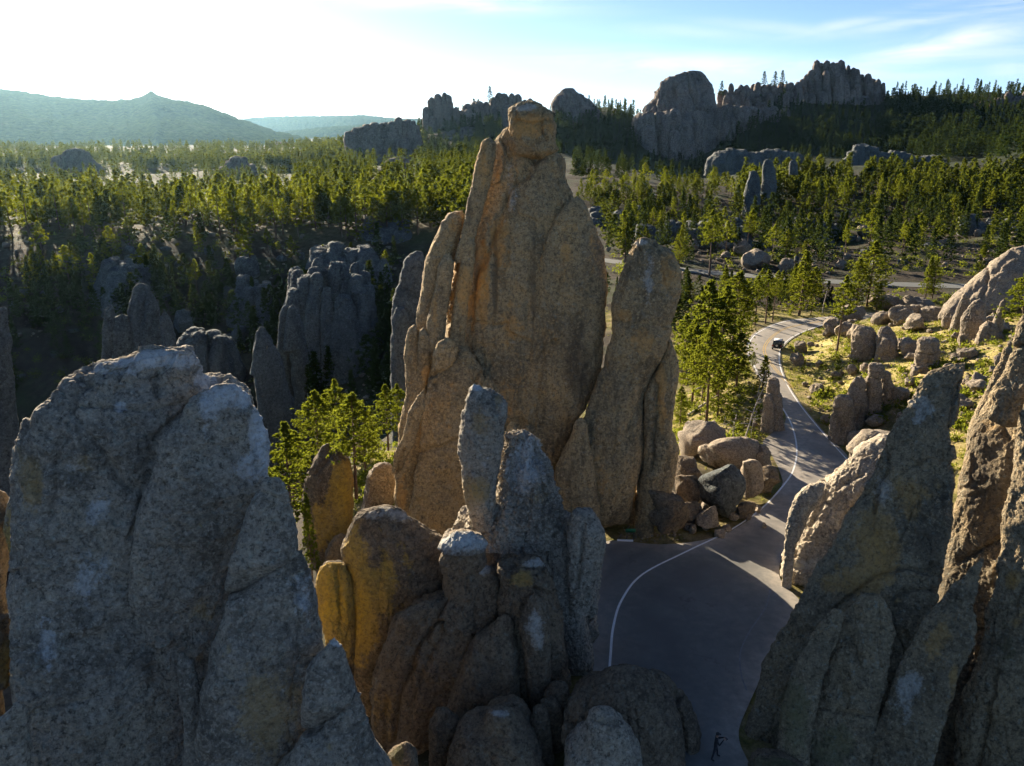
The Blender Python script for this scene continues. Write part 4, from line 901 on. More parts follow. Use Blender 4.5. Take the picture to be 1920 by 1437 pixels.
# sunlit rock behind the slab
lb1 = [(1655,842),(1640,846),(1615,858),(1580,877),(1547,907),(1520,934),(1500,967),(1487,1000),(1470,1037),(1462,1057),(1456,1080),(1462,1096),(1480,1104),(1500,1127),(1540,1150),(1640,1150),(1700,1000),(1700,870),(1680,845)]
lb2 = [(1534,905),(1515,909),(1503,921),(1490,936),(1477,972),(1472,1000),(1471,1024),(1485,1030),(1500,1010),(1520,960),(1545,925),(1548,908)]
lb3 = [(1668,815),(1650,818),(1630,830),(1612,838),(1598,850),(1594,862),(1610,868),(1640,860),(1690,850),(1700,820)]
lb4 = [(1612,948),(1598,958),(1585,990),(1580,1012),(1595,1022),(1615,1010),(1630,980),(1628,955)]
formation('rock_boulder', 'sunlit cream boulder bulging over the road behind the leaning slab', 'boulder', [*at(1560, 54)[:2], 0], [
    ('main_bulge', [lobe(lb1, 54, .7, 2.5, .18, 230, 220, 121, -1, amp=.8, flute=.5, cracks=1.2, facet=.7, fine=1.4, grain=.05, gsize=.3, creases=[([(1620,890),(1580,905),(1550,930),(1520,985)],4,.3), ([(1640,900),(1612,930),(1590,960)],4,.3), ([(1600,960),(1585,1010)],4,.2), ([(1470,1060),(1520,1070),(1580,1090)],5,.3)], stains=[(1510,1060,40,12,.5,'pale')])]),
    ('side_flake', [lobe(lb2, 53.6, .6, 2.3, .1, 150, 90, 122, -1, amp=.6)]),
    ('upper_ledge', [lobe(lb3, 57, .8, 2.4, .05, 90, 110, 123, None, amp=.8)]),
    ('small_block', [lobe(lb4, 52.0, .7, 2.4, .1, 90, 90, 124, None, amp=.7)]),
], M['cream'])
one('sunlit flat-topped boulder above the road beside the leaning slab', [(1662,814),(1640,808),(1615,815),(1600,830),(1585,845),(1600,858),(1640,850),(1690,842),(1700,818)], 62, 0, 125, 'boulder', zb=0, nr=70, na=100, cat='boulder')
# dark stub behind the grey dome
sb1 = [(615,832),(604,836),(594,850),(582,872),(572,900),(567,940),(570,990),(580,1040),(600,1080),(640,1075),(655,1020),(662,960),(664,900),(655,860),(640,850),(622,845)]
formation('rock_outcrop', 'smooth hook-topped brown boulder with a golden right side, behind the brown slab', 'rock outcrop', [*at(618, 62)[:2], -3], [
    ('main_body', [lobe(sb1, 62, .8, 2.3, .06, 200, 150, 131, -7, amp=.6, cracks=.4, grain=.02, stains=[(645,940,26,80,.8,'gold_sunglow'), (610,990,50,50,.45,'gold_sunglow'), (600,1020,50,40,.4,'black')], creases=[([(622,850),(605,875),(590,890)],4,.3)])])], M['dim'])
one('fallen dark boulder in the shadow behind the brown slab', [(640,1000),(620,1010),(610,1035),(615,1080),(650,1085),(658,1040),(652,1010)], 58, 0, 132, zb=-7, nr=80, na=90)
one('sunlit ledge of pale rock at the left foot of the tallest spire', [(718,868),(700,872),(688,890),(682,930),(676,960),(690,985),(745,985),(748,930),(742,890),(732,872)], 67, 0, 133, 'boulder', zb=-4, nr=120, na=120, cracks=1.6, sq=3, clefts=1.4)
# ================================================================== hoodoos and boulders on the grassy mound
def stack(label, pieces, Y, seed, mat='boulder', zb=None, cat='hoodoo', name='rock_hoodoo', lean=.02):
    """pieces: (part, poly, dY)"""
    b = None; made = []
    for q, (pn, poly, dY) in enumerate(pieces):
        low = max(p[1] for p in poly); glob = max(p[1] for _, pl, _ in pieces for p in pl)
        z_ = None
        if abs(low - glob) < 12:
            cxp = np.mean([p[0] for p in poly]); z_ = float(zg([pxw(cxp, Y, 3)], [Y])[0]) - 1.5
        made.append((pn, [lobe(poly, Y + dY, .9, 2.5, lean, 90, 90, seed + q, z_, amp=1.25, flute=.7, grain=.04, gsize=.35, cracks=2.2)]))
    x = made[0][1][0][0]
    b = [x[:, 0].mean(), Y, float(zg([x[:, 0].mean()], [Y])[0])]
    return formation(name, label, cat, b, made, M[mat])
def rect(x0, y0, x1, y1, tl=.3, tr=.3, bl=0., br=0.):
    """rounded block outline; tl/tr how far the top corners are cut"""
    w, h = x1 - x0, y1 - y0; cx = (x0 + x1) / 2 + (tl - tr) * w * .5
    return [(cx, y0), (x1 - w * tr * .7, y0 + h * .03), (x1 - w * .08, y0 + h * tr * .6), (x1, y0 + h * .5), (x1 + w * br, y1), (x0 - w * bl, y1), (x0, y0 + h * .5), (x0 + w * .08, y0 + h * tl * .6), (x0 + w * tl * .7, y0 + h * .03)]
HM = 'boulder'
stack('two-block hoodoo standing at the left road edge, below the bend', [('shaft', rect(1433, 736, 1468, 796, .2, .2, .15, .1), 0), ('head', rect(1437, 708, 1463, 740, .3, .25), -.2), ('side_block', rect(1430, 738, 1452, 790, .3, .1, .1), -.9)], 87, 201, zb=0)
stack('small hoodoo with a boulder head, nearest the road on its right side', [('shaft', rect(1556, 764, 1603, 818, .4, .25, .1, .1), 0), ('head', rect(1561, 740, 1600, 778, .3, .3), -.3)], 83, 205)
stack('dark slanted hoodoo between the small boulder-headed one and the widest one', [('shaft', rect(1586, 704, 1626, 795, .6, .15, .1, 0), 0)], 86, 209)
stack('widest hoodoo, split by a vertical crack, with a rounded head on its left', [('left_shaft', rect(1620, 704, 1655, 795, .2, .1, .1, .05), 0), ('right_shaft', rect(1648, 694, 1681, 790, .2, .5, 0, .05), .4), ('head', rect(1626, 680, 1660, 706, .3, .3), -.2)], 86, 213)
stack('tall pillar with a broad capstone, right of the split hoodoo', [('shaft', rect(1711, 656, 1763, 735, .1, .1, .06, .08), 0), ('capstone', rect(1719, 633, 1764, 660, .3, .3), -.1), ('foot', rect(1706, 700, 1735, 745, .2, .2), -.5)], 92, 217)
stack('pale egg-shaped fluted boulder high on the mound', [('body', rect(1595, 612, 1645, 682, .35, .3), 0)], 104, 221, cat='boulder', name='rock_boulder')
stack('brown rounded boulder pair leaning together right of the egg-shaped boulder', [('back_block', rect(1643, 613, 1681, 668, .3, .4), .8), ('front_block', rect(1641, 633, 1688, 688, .45, .3, .1), -.2)], 101, 224, cat='boulder', name='rock_boulder')
lb = [(1930,455),(1919,462),(1890,470),(1853,497),(1813,533),(1785,560),(1764,582),(1756,600),(1780,612),(1830,610),(1880,580),(1960,560),(1990,490)]
lbk = [(1853,497),(1830,522),(1800,555),(1762,598),(1790,615),(1840,600),(1862,540)]
formation('rock_slab', 'huge rounded slab sloping up out of the right edge above the mound', 'rock slab', [*at(1850, 112)[:2], 6], [('main_slab', [lobe(lb, 112, .7, 2.5, .1, 130, 170, 227, 3, amp=.5, flute=.4, cracks=.7, grain=.03, creases=[([(1852,500),(1846,540),(1836,590)],4,.5), ([(1900,475),(1850,520),(1790,580)],5,.3)])])], M[HM])
stack('tapering finger of rock leaning against the huge sloping slab', [('finger', [(1811,548),(1804,552),(1796,570),(1788,595),(1775,625),(1800,628),(1812,610),(1818,580),(1818,556)], 0)], 106, 229)
stack('stout shark-fin hoodoo below the huge sloping slab', [('body', [(1838,560),(1826,566),(1812,578),(1802,600),(1798,630),(1788,660),(1845,662),(1850,630),(1848,590),(1846,568)], 0)], 100, 231)
stack('hooked hoodoo with a raised arm, right of the shark-fin one', [('body', [(1850,602),(1838,612),(1830,640),(1818,672),(1813,686),(1868,682),(1878,650),(1880,625),(1868,604)], 0), ('arm', [(1884,560),(1876,566),(1868,585),(1860,605),(1862,625),(1880,622),(1884,600),(1890,570)], -.2)], 96, 233)
stack('rounded stub of rock right below the upper wall edge', [('body', [(1893,645),(1882,655),(1872,680),(1860,705),(1895,705),(1905,670)], 0)], 70, 236, 'wall', cat='boulder', name='rock_boulder')

def blk(label, px, py, w_px, h_px, seed, mat='boulder', dr=.9, rz=0., name='rock_boulder', group=None, tilt=0., cat='boulder', sq=2.5, ncut=10):
    g = hit(px, py)
    dist = math.hypot(g[1], H - g[2]); s = dist / F
    w, h = w_px * s, h_px * s * 1.08
    V, Q = boulder_mesh(seed, w, w * dr, h, sq=sq, ncut=ncut)
    o = add(name, mesh_from(name, V, [Q], M[mat], True), None, g)
    o.rotation_euler = (tilt, 0, rz)
    return tag(o, label, cat, group)
B1 = [(1700,668,40,32,'low boulder left of the tall capstone pillar'), (1712,622,40,36,'dark boulder on the crest above the capstone pillar'), (1690,606,50,40,'slanted grey boulder on the crest of the mound'),
      (1653,607,38,26,'wedge-shaped boulder behind the brown pair'), (1604,640,34,36,'grey boulder left of the egg-shaped boulder'), (1555,632,28,24,'small boulder at the inside of the road bend'), (1580,630,38,28,'bulky grey boulder just above the road bend'),
      (1595,600,50,30,'dark slanted block at the far crest of the mound'), (1500,662,28,26,'brown boulder on the bank beside the car'), (1494,684,30,28,'lumpy boulder on the bank below the one beside the car'), (1530,740,34,22,'flat grey boulder low on the bank above the small hoodoo'),
      (1745,600,46,26,'long low boulder at the top of the mound under the sloping slab'), (1660,578,60,26,'flat shaded rock on the far crest under a pine'), (1725,582,50,24,'rounded boulder on the skyline of the mound'), (1690,752,40,30,'grey block in the shade right of the split hoodoo'),
      (1550,796,26,18,'low boulder by the road below the small hoodoo'), (1618,842,60,34,'smooth grey boulder above the sunlit cream boulder'), (1640,800,40,20,'flat stone under the split hoodoo'), (1790,640,20,18,'small stone left of the shark-fin hoodoo'), (1567,712,20,14,'small pale stone in the grass of the bank'), (1660,640,18,14,'little stone beside the brown pair'),
      (1535,690,16,12,'little grey stone in the middle of the bank'), (1790,770,60,30,'shaded block above the leaning slab tip'), (1830,735,40,26,'pale boulder in the grass near the upper wall'), (1775,720,40,22,'tan stone in the grass right of the capstone pillar'), (1520,650,14,10,'tiny stone above the boulder beside the car')]
for q, (px, py, w_, h_, lab) in enumerate(B1): blk(lab, px, py, w_, h_, 300 + q, rz=q * 1.3)
# rubble at the right foot of the finger spire
B2 = [(1318,850,100,52,'grey block at the top of the rock pile right of the finger spire', 'boulder', .8, .2), (1365,880,110,60,'long sunlit ledge on the rock pile right of the finger spire','boulder', .7, -.3), (1355,975,92,100,'large flat-sided blue-grey slab in the rock pile','valley', .6, .3),
      (1405,938,56,80,'upright brown block between the blue-grey slab and the road','boulder', .8, .1), (1440,930,44,60,'shadowed angular block at the road end of the rock pile','dim', .9, .5), (1290,915,60,60,'dark block left of the blue-grey slab','dim', .9, .2), (1285,960,50,70,'dark upright block against the finger spire','dim', .8, .2),
      (1250,1010,76,84,'brown boulder at the road edge beside the finger spire','dim', .9, .0), (1328,996,48,44,'small round boulder at the road edge in front of the blue-grey slab','boulder', .9, .1), (1300,985,40,40,'small dark stone wedged in the rock pile','dim', .9, .8), (1395,975,40,30,'low stone at the road edge under the upright brown block','dim', .9, .4), (1425,880,60,40,'tilted pale block at the upper right of the rock pile','boulder', .9, .6)]
for q, (px, py, w_, h_, lab, m_, dr_, rz_) in enumerate(B2): blk(lab, px, py, w_ * 1.28, h_ * 1.25, 340 + q, m_, dr_, rz_, tilt=-.15, sq=4.2, ncut=22)
for q in range(44):
    px, py = rng.uniform(1235, 1440), rng.uniform(900, 1008)
    if px > 1240 + (1015 - py) * 3.2 + 120: continue
    blk('loose broken stone in the rock pile right of the finger spire', px, py, rng.uniform(10, 26), rng.uniform(8, 20), 360 + q, 'boulder', .9, rng.uniform(0, 6), 'loose_stone', 'stones in the rock pile', cat='stone')

# ================================================================== far and middle crags
FX = dict()
def crag(label, Y, base_px, parts, seed, mat='far', cat='rock peak', name='rock_peak'):
    b = at(base_px, Y)
    pp = []
    for k, (pn, lobes) in enumerate(parts): pp.append((pn, lobes))
    return formation(name, label, cat, b, pp, M[mat])
def zb_(px, Y): return float(at(px, Y)[2]) - 6
# right-hand peak (skyline)
top = [(1498,175),(1503,152),(1511,135),(1520,122),(1535,108),(1548,104),(1560,105),(1572,108),(1585,112),(1600,120),(1618,131),(1632,136),(1645,142),(1655,165),(1660,195)]
crag('tall fluted granite peak breaking the skyline at the right', 1000, 1580, [('fluted_face', columns((top, 232), 1000, 17, 41, 24, wide=1.9, layers=2, zbot=30, nr=60))], 41)
crag('small reddish knob of rock just right of the fluted peak', 1000, 1657, [('knob', [lobe(rect(1652,155,1661,178,.3,.3), 995, .9, 2.3, 0, 30, 30, 412, 40, fine=0, grain=0)])], 42)
top = [(1345,175),(1365,160),(1372,152),(1380,158),(1400,155),(1420,150),(1440,152),(1460,150),(1480,152),(1500,150)]
crag('jagged wall of rock with pines on top, linking the dome and the fluted peak', 985, 1420, [('jagged_wall', columns((top, 250), 985, 15, 43, 20, wide=1.7, layers=3, zbot=25, nr=40))], 43)
d1 = [(1298,132),(1285,133),(1265,143),(1240,155),(1228,170),(1225,185),(1200,205),(1180,235),(1160,262),(1140,290),(1130,320),(1345,300),(1345,250),(1338,200),(1336,165),(1328,142),(1314,133)]
fl = columns(([(1085,290),(1120,275),(1150,258),(1180,232),(1210,205),(1240,208),(1270,200),(1300,205),(1330,215)], 325), 905, 14, 44, 24, wide=1.7, layers=2, zbot=0, nr=56)
crag('broad granite dome with a fluted foot, left of the jagged wall', 820, 1240, [('dome', [lobe(d1, 935, .5, 2.5, .25, 170, 190, 441, 0, amp=.7, flute=1.2, fine=2, gsize=2, grain=0, cracks=2, joints=.6, creases=[([(1232,160),(1225,190),(1210,215)],4,4), ([(1315,140),(1318,180),(1300,230)],4,4), ([(1260,150),(1270,200)],3,2.5)])]), ('fluted_foot', fl)], 44)
d2 = [(1065,165),(1055,168),(1048,178),(1038,190),(1033,205),(1030,240),(1130,240),(1128,212),(1116,192),(1098,182),(1082,174),(1074,166)]
crag('small pointed dome peeking out right of the tallest spire summit', 935, 1080, [('dome', [lobe(d2, 935, .6, 2.5, .2, 90, 110, 45, 15, amp=.9, fine=2, gsize=1.6, grain=0, cracks=2, joints=.7, creases=[([(1072,178),(1088,200),(1090,225)],3,3)])])], 45)
top = [(790,232),(795,210),(803,182),(806,176),(822,176),(825,205),(829,173),(846,171),(849,195),(865,205),(880,190),(900,187),(925,178),(935,168),(960,168),(980,178),(1000,186)]
crag('row of blocky towers on the skyline left of the tallest spire', 900, 880, [('tower_row', columns((top, 262), 900, 18, 46, 18, wide=1.5, layers=2, zbot=5, nr=44))], 46)
top = [(648,252),(658,240),(680,236),(700,226),(725,228),(750,218),(768,222),(780,226),(790,250)]
crag('low broken wall of pale rock lit from the left, below the blocky towers', 700, 720, [('broken_wall', columns((top, 296), 700, 12, 47, 14, wide=1.7, layers=2, zbot=-2, nr=40))], 47)
d3 = [(735,296),(722,304),(712,318),(706,335),(740,352),(776,345),(775,320),(765,300),(752,292)]
d4 = [(800,300),(785,306),(772,325),(766,345),(818,350),(818,320),(812,304)]
crag('twin smooth pale domes above the left forest beside the tallest spire', 480, 765, [('left_dome', [lobe(d3, 480, .7, 2.4, .2, 70, 80, 48, 0, fine=1.2, gsize=1, grain=0, cracks=2, joints=.5)]), ('right_dome', [lobe(d4, 474, .7, 2.4, .2, 70, 80, 49, 0, fine=1.2, gsize=1, grain=0, cracks=2, joints=.5)])], 48)
d5 = [(140,278),(126,282),(110,290),(98,296),(92,315),(84,345),(210,345),(196,318),(178,300),(170,282),(156,278)]
crag('dark lone dome of rock rising from the hazy forest at the left', 620, 140, [('dome', [lobe(d5, 620, .7, 2.5, .2, 80, 110, 50, -8, fine=2, gsize=1.6, grain=0, cracks=2, joints=.7, creases=[([(110,292),(120,315),(118,340)],4,3), ([(150,285),(140,320)],4,3)])])], 50)
d6 = [(452,290),(440,292),(434,300),(425,312),(412,335),(475,338),(472,315),(468,298)]
crag('small dark crag in the hazy forest between the lone dome and the towers', 620, 440, [('crag', columns(([(410,322),(425,305),(438,292),(452,291),(465,300),(475,318)], 338), 620, 5, 51, 10, wide=1.8, zbot=-8)), ], 51)
top = [(480,290),(500,272),(520,266),(545,264),(565,268),(580,284)]
crag('faint wooded knoll with a flat rock top in the hazy distance at the left', 1500, 530, [('knoll', columns((top, 300), 1500, 6, 52, 30, wide=2.2, zbot=-25))], 52)
top = [(1795,215),(1808,195),(1820,190),(1842,180),(1860,188),(1885,170),(1905,172),(1935,165),(1990,170)]
crag('fluted cliff at the far right of the skyline ridge', 880, 1870, [('fluted_cliff', columns((top, 270), 880, 13, 53, 18, wide=1.8, layers=2, zbot=10, nr=48))], 53)
for q, (tp, yb, Y, n_, lab) in enumerate([([(1040,232),(1060,214),(1085,206),(1110,214),(1135,226)], 262, 940, 6, 'low crag in the trees under the small pointed dome'), ([(1340,205),(1370,190),(1400,200),(1440,196),(1475,205)], 262, 930, 9, 'lower tier of shaded cliffs under the jagged wall'),
        ([(1490,230),(1530,215),(1580,222),(1640,212),(1665,226)], 262, 930, 11, 'lower shaded cliff tier under the tall fluted peak'), ([(1560,262),(1590,246),(1640,255),(1700,248),(1750,262)], 300, 860, 9, 'dark spiny outcrops among the conifers of the right slope'), ([(1690,225),(1720,214),(1750,222),(1780,214)], 250, 900, 6, 'small dark cliff in the conifers left of the far right cliff'), ([(985,205),(1000,196),(1020,200),(1036,210)], 250, 935, 4, 'low rounded crag between the blocky towers and the pointed dome'), ([(805,262),(840,240),(880,236),(930,248)], 300, 850, 9, 'shaded cliff band under the blocky towers')]):
    crag(lab, Y, (tp[0][0] + tp[-1][0]) / 2, [('cliff_band', columns((tp, yb), Y, n_, 470 + q, 16, wide=1.7, layers=2, zbot=zb_((tp[0][0] + tp[-1][0]) / 2, Y) - 10, nr=40))], 47)
# middle distance right
tn1 = [(1414,320),(1406,322),(1400,340),(1395,370),(1390,405),(1422,408),(1427,380),(1426,340),(1422,324)]
tn2 = [(1440,298),(1432,302),(1429,318),(1428,345),(1424,400),(1450,405),(1456,350),(1453,318),(1448,302)]
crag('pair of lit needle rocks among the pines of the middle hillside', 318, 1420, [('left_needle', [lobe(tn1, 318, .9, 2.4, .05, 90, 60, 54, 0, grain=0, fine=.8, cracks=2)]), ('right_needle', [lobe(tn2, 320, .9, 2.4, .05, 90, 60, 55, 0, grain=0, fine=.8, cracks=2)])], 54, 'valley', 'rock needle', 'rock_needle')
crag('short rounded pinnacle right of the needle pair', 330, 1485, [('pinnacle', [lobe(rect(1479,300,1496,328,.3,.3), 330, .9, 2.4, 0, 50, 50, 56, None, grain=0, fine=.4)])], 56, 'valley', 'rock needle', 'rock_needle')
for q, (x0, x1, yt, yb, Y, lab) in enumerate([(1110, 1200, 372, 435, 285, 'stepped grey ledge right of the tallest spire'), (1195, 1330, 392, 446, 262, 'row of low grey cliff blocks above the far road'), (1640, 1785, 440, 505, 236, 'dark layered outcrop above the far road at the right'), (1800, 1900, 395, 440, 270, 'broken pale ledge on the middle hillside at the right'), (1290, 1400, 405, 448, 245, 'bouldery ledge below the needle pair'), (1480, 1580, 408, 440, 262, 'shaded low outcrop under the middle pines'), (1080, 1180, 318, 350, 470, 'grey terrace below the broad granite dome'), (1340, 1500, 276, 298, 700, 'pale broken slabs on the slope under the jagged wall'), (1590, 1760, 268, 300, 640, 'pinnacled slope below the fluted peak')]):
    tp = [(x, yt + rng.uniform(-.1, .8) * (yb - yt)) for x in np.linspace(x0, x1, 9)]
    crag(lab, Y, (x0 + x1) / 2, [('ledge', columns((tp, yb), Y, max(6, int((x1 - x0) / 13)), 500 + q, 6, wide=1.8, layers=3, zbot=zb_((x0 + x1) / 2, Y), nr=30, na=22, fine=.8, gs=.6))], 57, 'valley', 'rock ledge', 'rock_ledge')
# left valley
pn = [('tall_blade', [(262,530),(252,536),(244,560),(236,600),(232,660),(300,700),(300,600),(288,556),(276,536)]), ('front_blade', [(278,545),(270,570),(264,610),(262,700),(320,700),(308,620),(296,570),(286,548)]), ('left_stub', [(228,588),(214,596),(206,620),(203,700),(250,700),(250,620),(240,594)]), ('outer_blade', [(208,572),(198,582),(193,610),(188,690),(215,690),(216,610),(214,580)]), ('right_fin', [(308,580),(300,600),(306,690),(336,690),(330,630),(320,600)])]
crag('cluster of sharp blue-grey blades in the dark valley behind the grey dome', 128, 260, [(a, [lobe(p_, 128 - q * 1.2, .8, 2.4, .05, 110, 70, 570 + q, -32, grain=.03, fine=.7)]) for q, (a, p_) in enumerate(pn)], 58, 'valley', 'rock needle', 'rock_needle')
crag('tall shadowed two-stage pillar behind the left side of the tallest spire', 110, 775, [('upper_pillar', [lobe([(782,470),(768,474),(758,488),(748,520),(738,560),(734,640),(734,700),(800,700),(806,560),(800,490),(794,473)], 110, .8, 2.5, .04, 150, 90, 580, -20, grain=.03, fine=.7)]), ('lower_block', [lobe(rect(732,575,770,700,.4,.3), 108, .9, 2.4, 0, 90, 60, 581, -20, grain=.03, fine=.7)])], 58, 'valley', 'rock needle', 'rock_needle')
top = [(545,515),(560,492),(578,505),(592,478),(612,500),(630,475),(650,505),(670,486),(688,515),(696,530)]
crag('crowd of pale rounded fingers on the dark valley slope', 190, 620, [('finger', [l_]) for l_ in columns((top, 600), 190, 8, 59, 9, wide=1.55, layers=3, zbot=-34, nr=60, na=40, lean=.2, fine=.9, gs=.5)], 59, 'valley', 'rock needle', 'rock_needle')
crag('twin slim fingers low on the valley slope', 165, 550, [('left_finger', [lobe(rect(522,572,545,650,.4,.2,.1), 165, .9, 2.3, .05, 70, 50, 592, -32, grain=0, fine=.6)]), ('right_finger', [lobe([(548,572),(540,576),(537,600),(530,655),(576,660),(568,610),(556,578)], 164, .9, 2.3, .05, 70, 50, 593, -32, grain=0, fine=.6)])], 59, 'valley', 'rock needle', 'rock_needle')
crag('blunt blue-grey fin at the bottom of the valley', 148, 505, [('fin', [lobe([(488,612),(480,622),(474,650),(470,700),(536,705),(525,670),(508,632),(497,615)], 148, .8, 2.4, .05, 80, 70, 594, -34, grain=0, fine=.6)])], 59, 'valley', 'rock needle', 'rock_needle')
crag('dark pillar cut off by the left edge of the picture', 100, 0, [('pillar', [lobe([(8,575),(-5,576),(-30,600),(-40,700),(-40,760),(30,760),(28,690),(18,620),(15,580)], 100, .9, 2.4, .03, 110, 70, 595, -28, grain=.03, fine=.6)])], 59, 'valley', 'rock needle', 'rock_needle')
for q, (px, py, w_, h_, lab) in enumerate([(628,608,26,50,'narrow upright stone below the crowd of pale fingers'), (652,640,40,40,'rounded boulder below the crowd of pale fingers at its right'), (690,690,50,60,'shadowed boulder left of the two-stage pillar'), (600,650,34,30,'blocky boulder between the twin fingers and the two-stage pillar'), (345,620,44,40,'dark boulder right of the sharp blades'), (450,640,36,30,'pale cracked boulder above the blunt fin'), (430,560,40,26,'flat pale boulder on the middle of the valley slope'), (470,520,50,40,'broad pale outcrop boulder left of the crowd of fingers'), (660,700,60,40,'low boulder in the valley bottom right of the fin'), (720,540,40,60,'grey stone behind the two-stage pillar')]):
    blk(lab, px, py, w_, h_, 620 + q, 'valley', .9, q)
for q, (x0, x1, yt, yb, Y, lab) in enumerate([(590, 690, 448, 480, 222, 'pale jagged outcrop on the upper valley slope above the crowd of fingers'), (450, 505, 515, 548, 205, 'broken blue-grey outcrop left of the crowd of fingers'), (350, 420, 605, 640, 172, 'shadowed rock rib between the sharp blades and the blunt fin'), (200, 280, 480, 508, 215, 'rubbly pale outcrop high on the left valley slope'), (690, 760, 400, 440, 250, 'grey outcrop among pines left of the tallest spire')]):
    tp = [(x, yt + rng.uniform(-.1, .8) * (yb - yt)) for x in np.linspace(x0, x1, 9)]
    crag(lab, Y, (x0 + x1) / 2, [('ledge', columns((tp, yb), Y, max(5, int((x1 - x0) / 16)), 530 + q, 6, wide=1.9, layers=3, zbot=zb_((x0 + x1) / 2, Y), nr=36, na=26, fine=.8, gs=.5, lean=.3))], 57, 'valley', 'rock ledge', 'rock_ledge')
for q in range(48):
    px, py = rng.uniform(1530, 1900), rng.uniform(575, 770)
    if px < 1530 + max(0, py - 640) * .3: continue
    blk('weathered boulder half buried in the grass of the mound', px, py, rng.uniform(12, 44), rng.uniform(10, 32), 1040 + q, 'boulder', .9, rng.uniform(0, 6), 'slope_boulder', 'boulders buried in the mound', ncut=14)
for q in range(70):
    px, py = rng.uniform(20, 740), rng.uniform(470, 720)
    blk('pale weathered boulder scattered on the shadowed valley slope', px, py, rng.uniform(8, 26), rng.uniform(6, 18), 640 + q, 'valley', .9, rng.uniform(0, 6), 'slope_boulder', 'boulders on the valley slope')
hs = [(1390,478,34,30,'boulder'), (1418,500,56,32,'boulder'), (1473,510,36,26,'boulder'), (1380,450,26,28,'boulder'), (1500,430,30,18,'boulder'), (1615,444,26,22,'boulder'), (1300,470,20,24,'boulder'), (1575,505,20,18,'boulder'), (1640,508,24,22,'valley'), (1305,452,26,20,'boulder'), (1352,468,22,16,'boulder')]
hl = ['white rounded boulder upslope of the far road', 'large oval blue-grey boulder beside the far road', 'round boulder right of the large oval one by the far road', 'pale upright boulder between two thin pines above the far road', 'white flat boulder high on the shaded hillside', 'pale cracked boulder under the middle pines', 'white stone left of the thin pine above the far road', 'small grey boulder beside the far road', 'dark boulder at the foot of the layered outcrop', 'pale stone above the left end of the far road', 'white stone beside the thin pine above the far road']
for q, ((px, py, w_, h_, m_), lab) in enumerate(zip(hs, hl)): blk(lab, px, py, w_, h_, 720 + q, m_, .9, q * .7)
for q in range(90):
    px, py = rng.uniform(1130, 1915), rng.uniform(408, 500)
    blk('pale boulder scattered on the shaded hillside above the far road', px, py, rng.uniform(7, 22), rng.uniform(5, 15), 740 + q, 'boulder' if q % 3 else 'valley', .9, rng.uniform(0, 6), 'slope_boulder', 'boulders on the hillside')
# uncountable stone litter
mb = MB()
lit = [boulder_mesh(900 + k, 1, .8, .6, 7, 8) for k in range(6)]
def litter(n_, px0, px1, py0, py1, s0, s1, clump=0):
    for _ in range(n_):
        g = hit(rng.uniform(px0, px1), rng.uniform(py0, py1))
        if road_dist(g[:1], g[1:2])[0] < .4: continue
        if clump and vnoise(np.array([[g[0] / clump, g[1] / clump, 0]]), 8)[0] < .15: continue
        V, Q = lit[rng.integers(6)]; s = rng.uniform(s0, s1) * (1 + (rng.random() < .12)); a = rng.uniform(0, 6)
        V = V * s; V = np.c_[V[:, 0] * math.cos(a) - V[:, 1] * math.sin(a), V[:, 0] * math.sin(a) + V[:, 1] * math.cos(a), V[:, 2]]
        mb.put(V + g, Q)
litter(700, 1480, 1900, 600, 800, .12, .5); litter(300, 1270, 1460, 650, 860, .12, .5); litter(700, 0, 760, 440, 760, .3, 1.6, 14); litter(700, 1130, 1920, 400, 520, .3, 1.3, 14); litter(120, 1160, 1290, 985, 1020, .08, .25)
tag(add('stone_rubble', mb.mesh('stone_rubble', M['boulder'])), 'loose stone rubble strewn over the slopes', None, None, 'stuff')

# ================================================================== far hills
n = NT('wooded_hill')
pos = n.n('ShaderNodeNewGeometry').outputs['Position']
f1 = n.noise(pos, .012, 6, .7); f2 = n.noise(pos, .06, 4, .7)
c = n.ramp(f2, [(.35, (.018,.032,.016)), (.65, (.06,.08,.03))])
c = n.mix(n.ramp(f1, [(.55, (0,0,0)), (.75, (.6,.6,.6))]), c, (.10,.10,.06))
b = n.n('ShaderNodeBsdfPrincipled', i_Roughness=1.); b.inputs['Specular IOR Level'].default_value = 0; n.l(c, b.inputs['Base Color'])
bp = n.n('ShaderNodeBump', i_Strength=1., i_Distance=12); n.l(f2, bp.inputs['Height']); n.l(bp.outputs[0], b.inputs['Normal'])
n.l(b.outputs[0], n.out.inputs[0]); M['hill'] = n.m
def hill(prof, Y, depth, name, seed, rough=5., zb=-80, nx=420, ny=46):
    prof = np.asarray(prof, float)
    pxs = np.linspace(prof[0, 0], prof[-1, 0], nx)
    zc_ = pz(np.interp(pxs, prof[:, 0], prof[:, 1]), Y); xc_ = np.array([float(pxw(a, Y, z_)) for a, z_ in zip(pxs, zc_)])
    v = np.linspace(-1, 1, ny)
    sh = (1 - np.abs(v) ** 1.25)
    X = xc_[None] * (1 + v[:, None] * depth / Y); Yv = np.repeat((Y + v * depth)[:, None], nx, 1)
    Z = zb + (zc_[None] - zb) * sh[:, None]
    p = np.c_[X.ravel(), Yv.ravel(), np.zeros(X.size)]
    Z = Z.ravel() + fbm(p / 300, 4, seed) * rough * 5 * np.repeat(np.minimum(np.abs(v) * 3, 1), nx) + (fbm(p / 22, 2, seed + 3)) * rough
    i = np.arange(ny - 1)[:, None] * nx; j = np.arange(nx - 1)[None]
    Q = np.stack([i + j, i + j + 1, i + nx + j + 1, i + nx + j], -1).reshape(-1, 4)
    return tag(add(name, mesh_from(name, np.c_[p[:, :2], Z], [Q], M['hill'])), kind='structure')
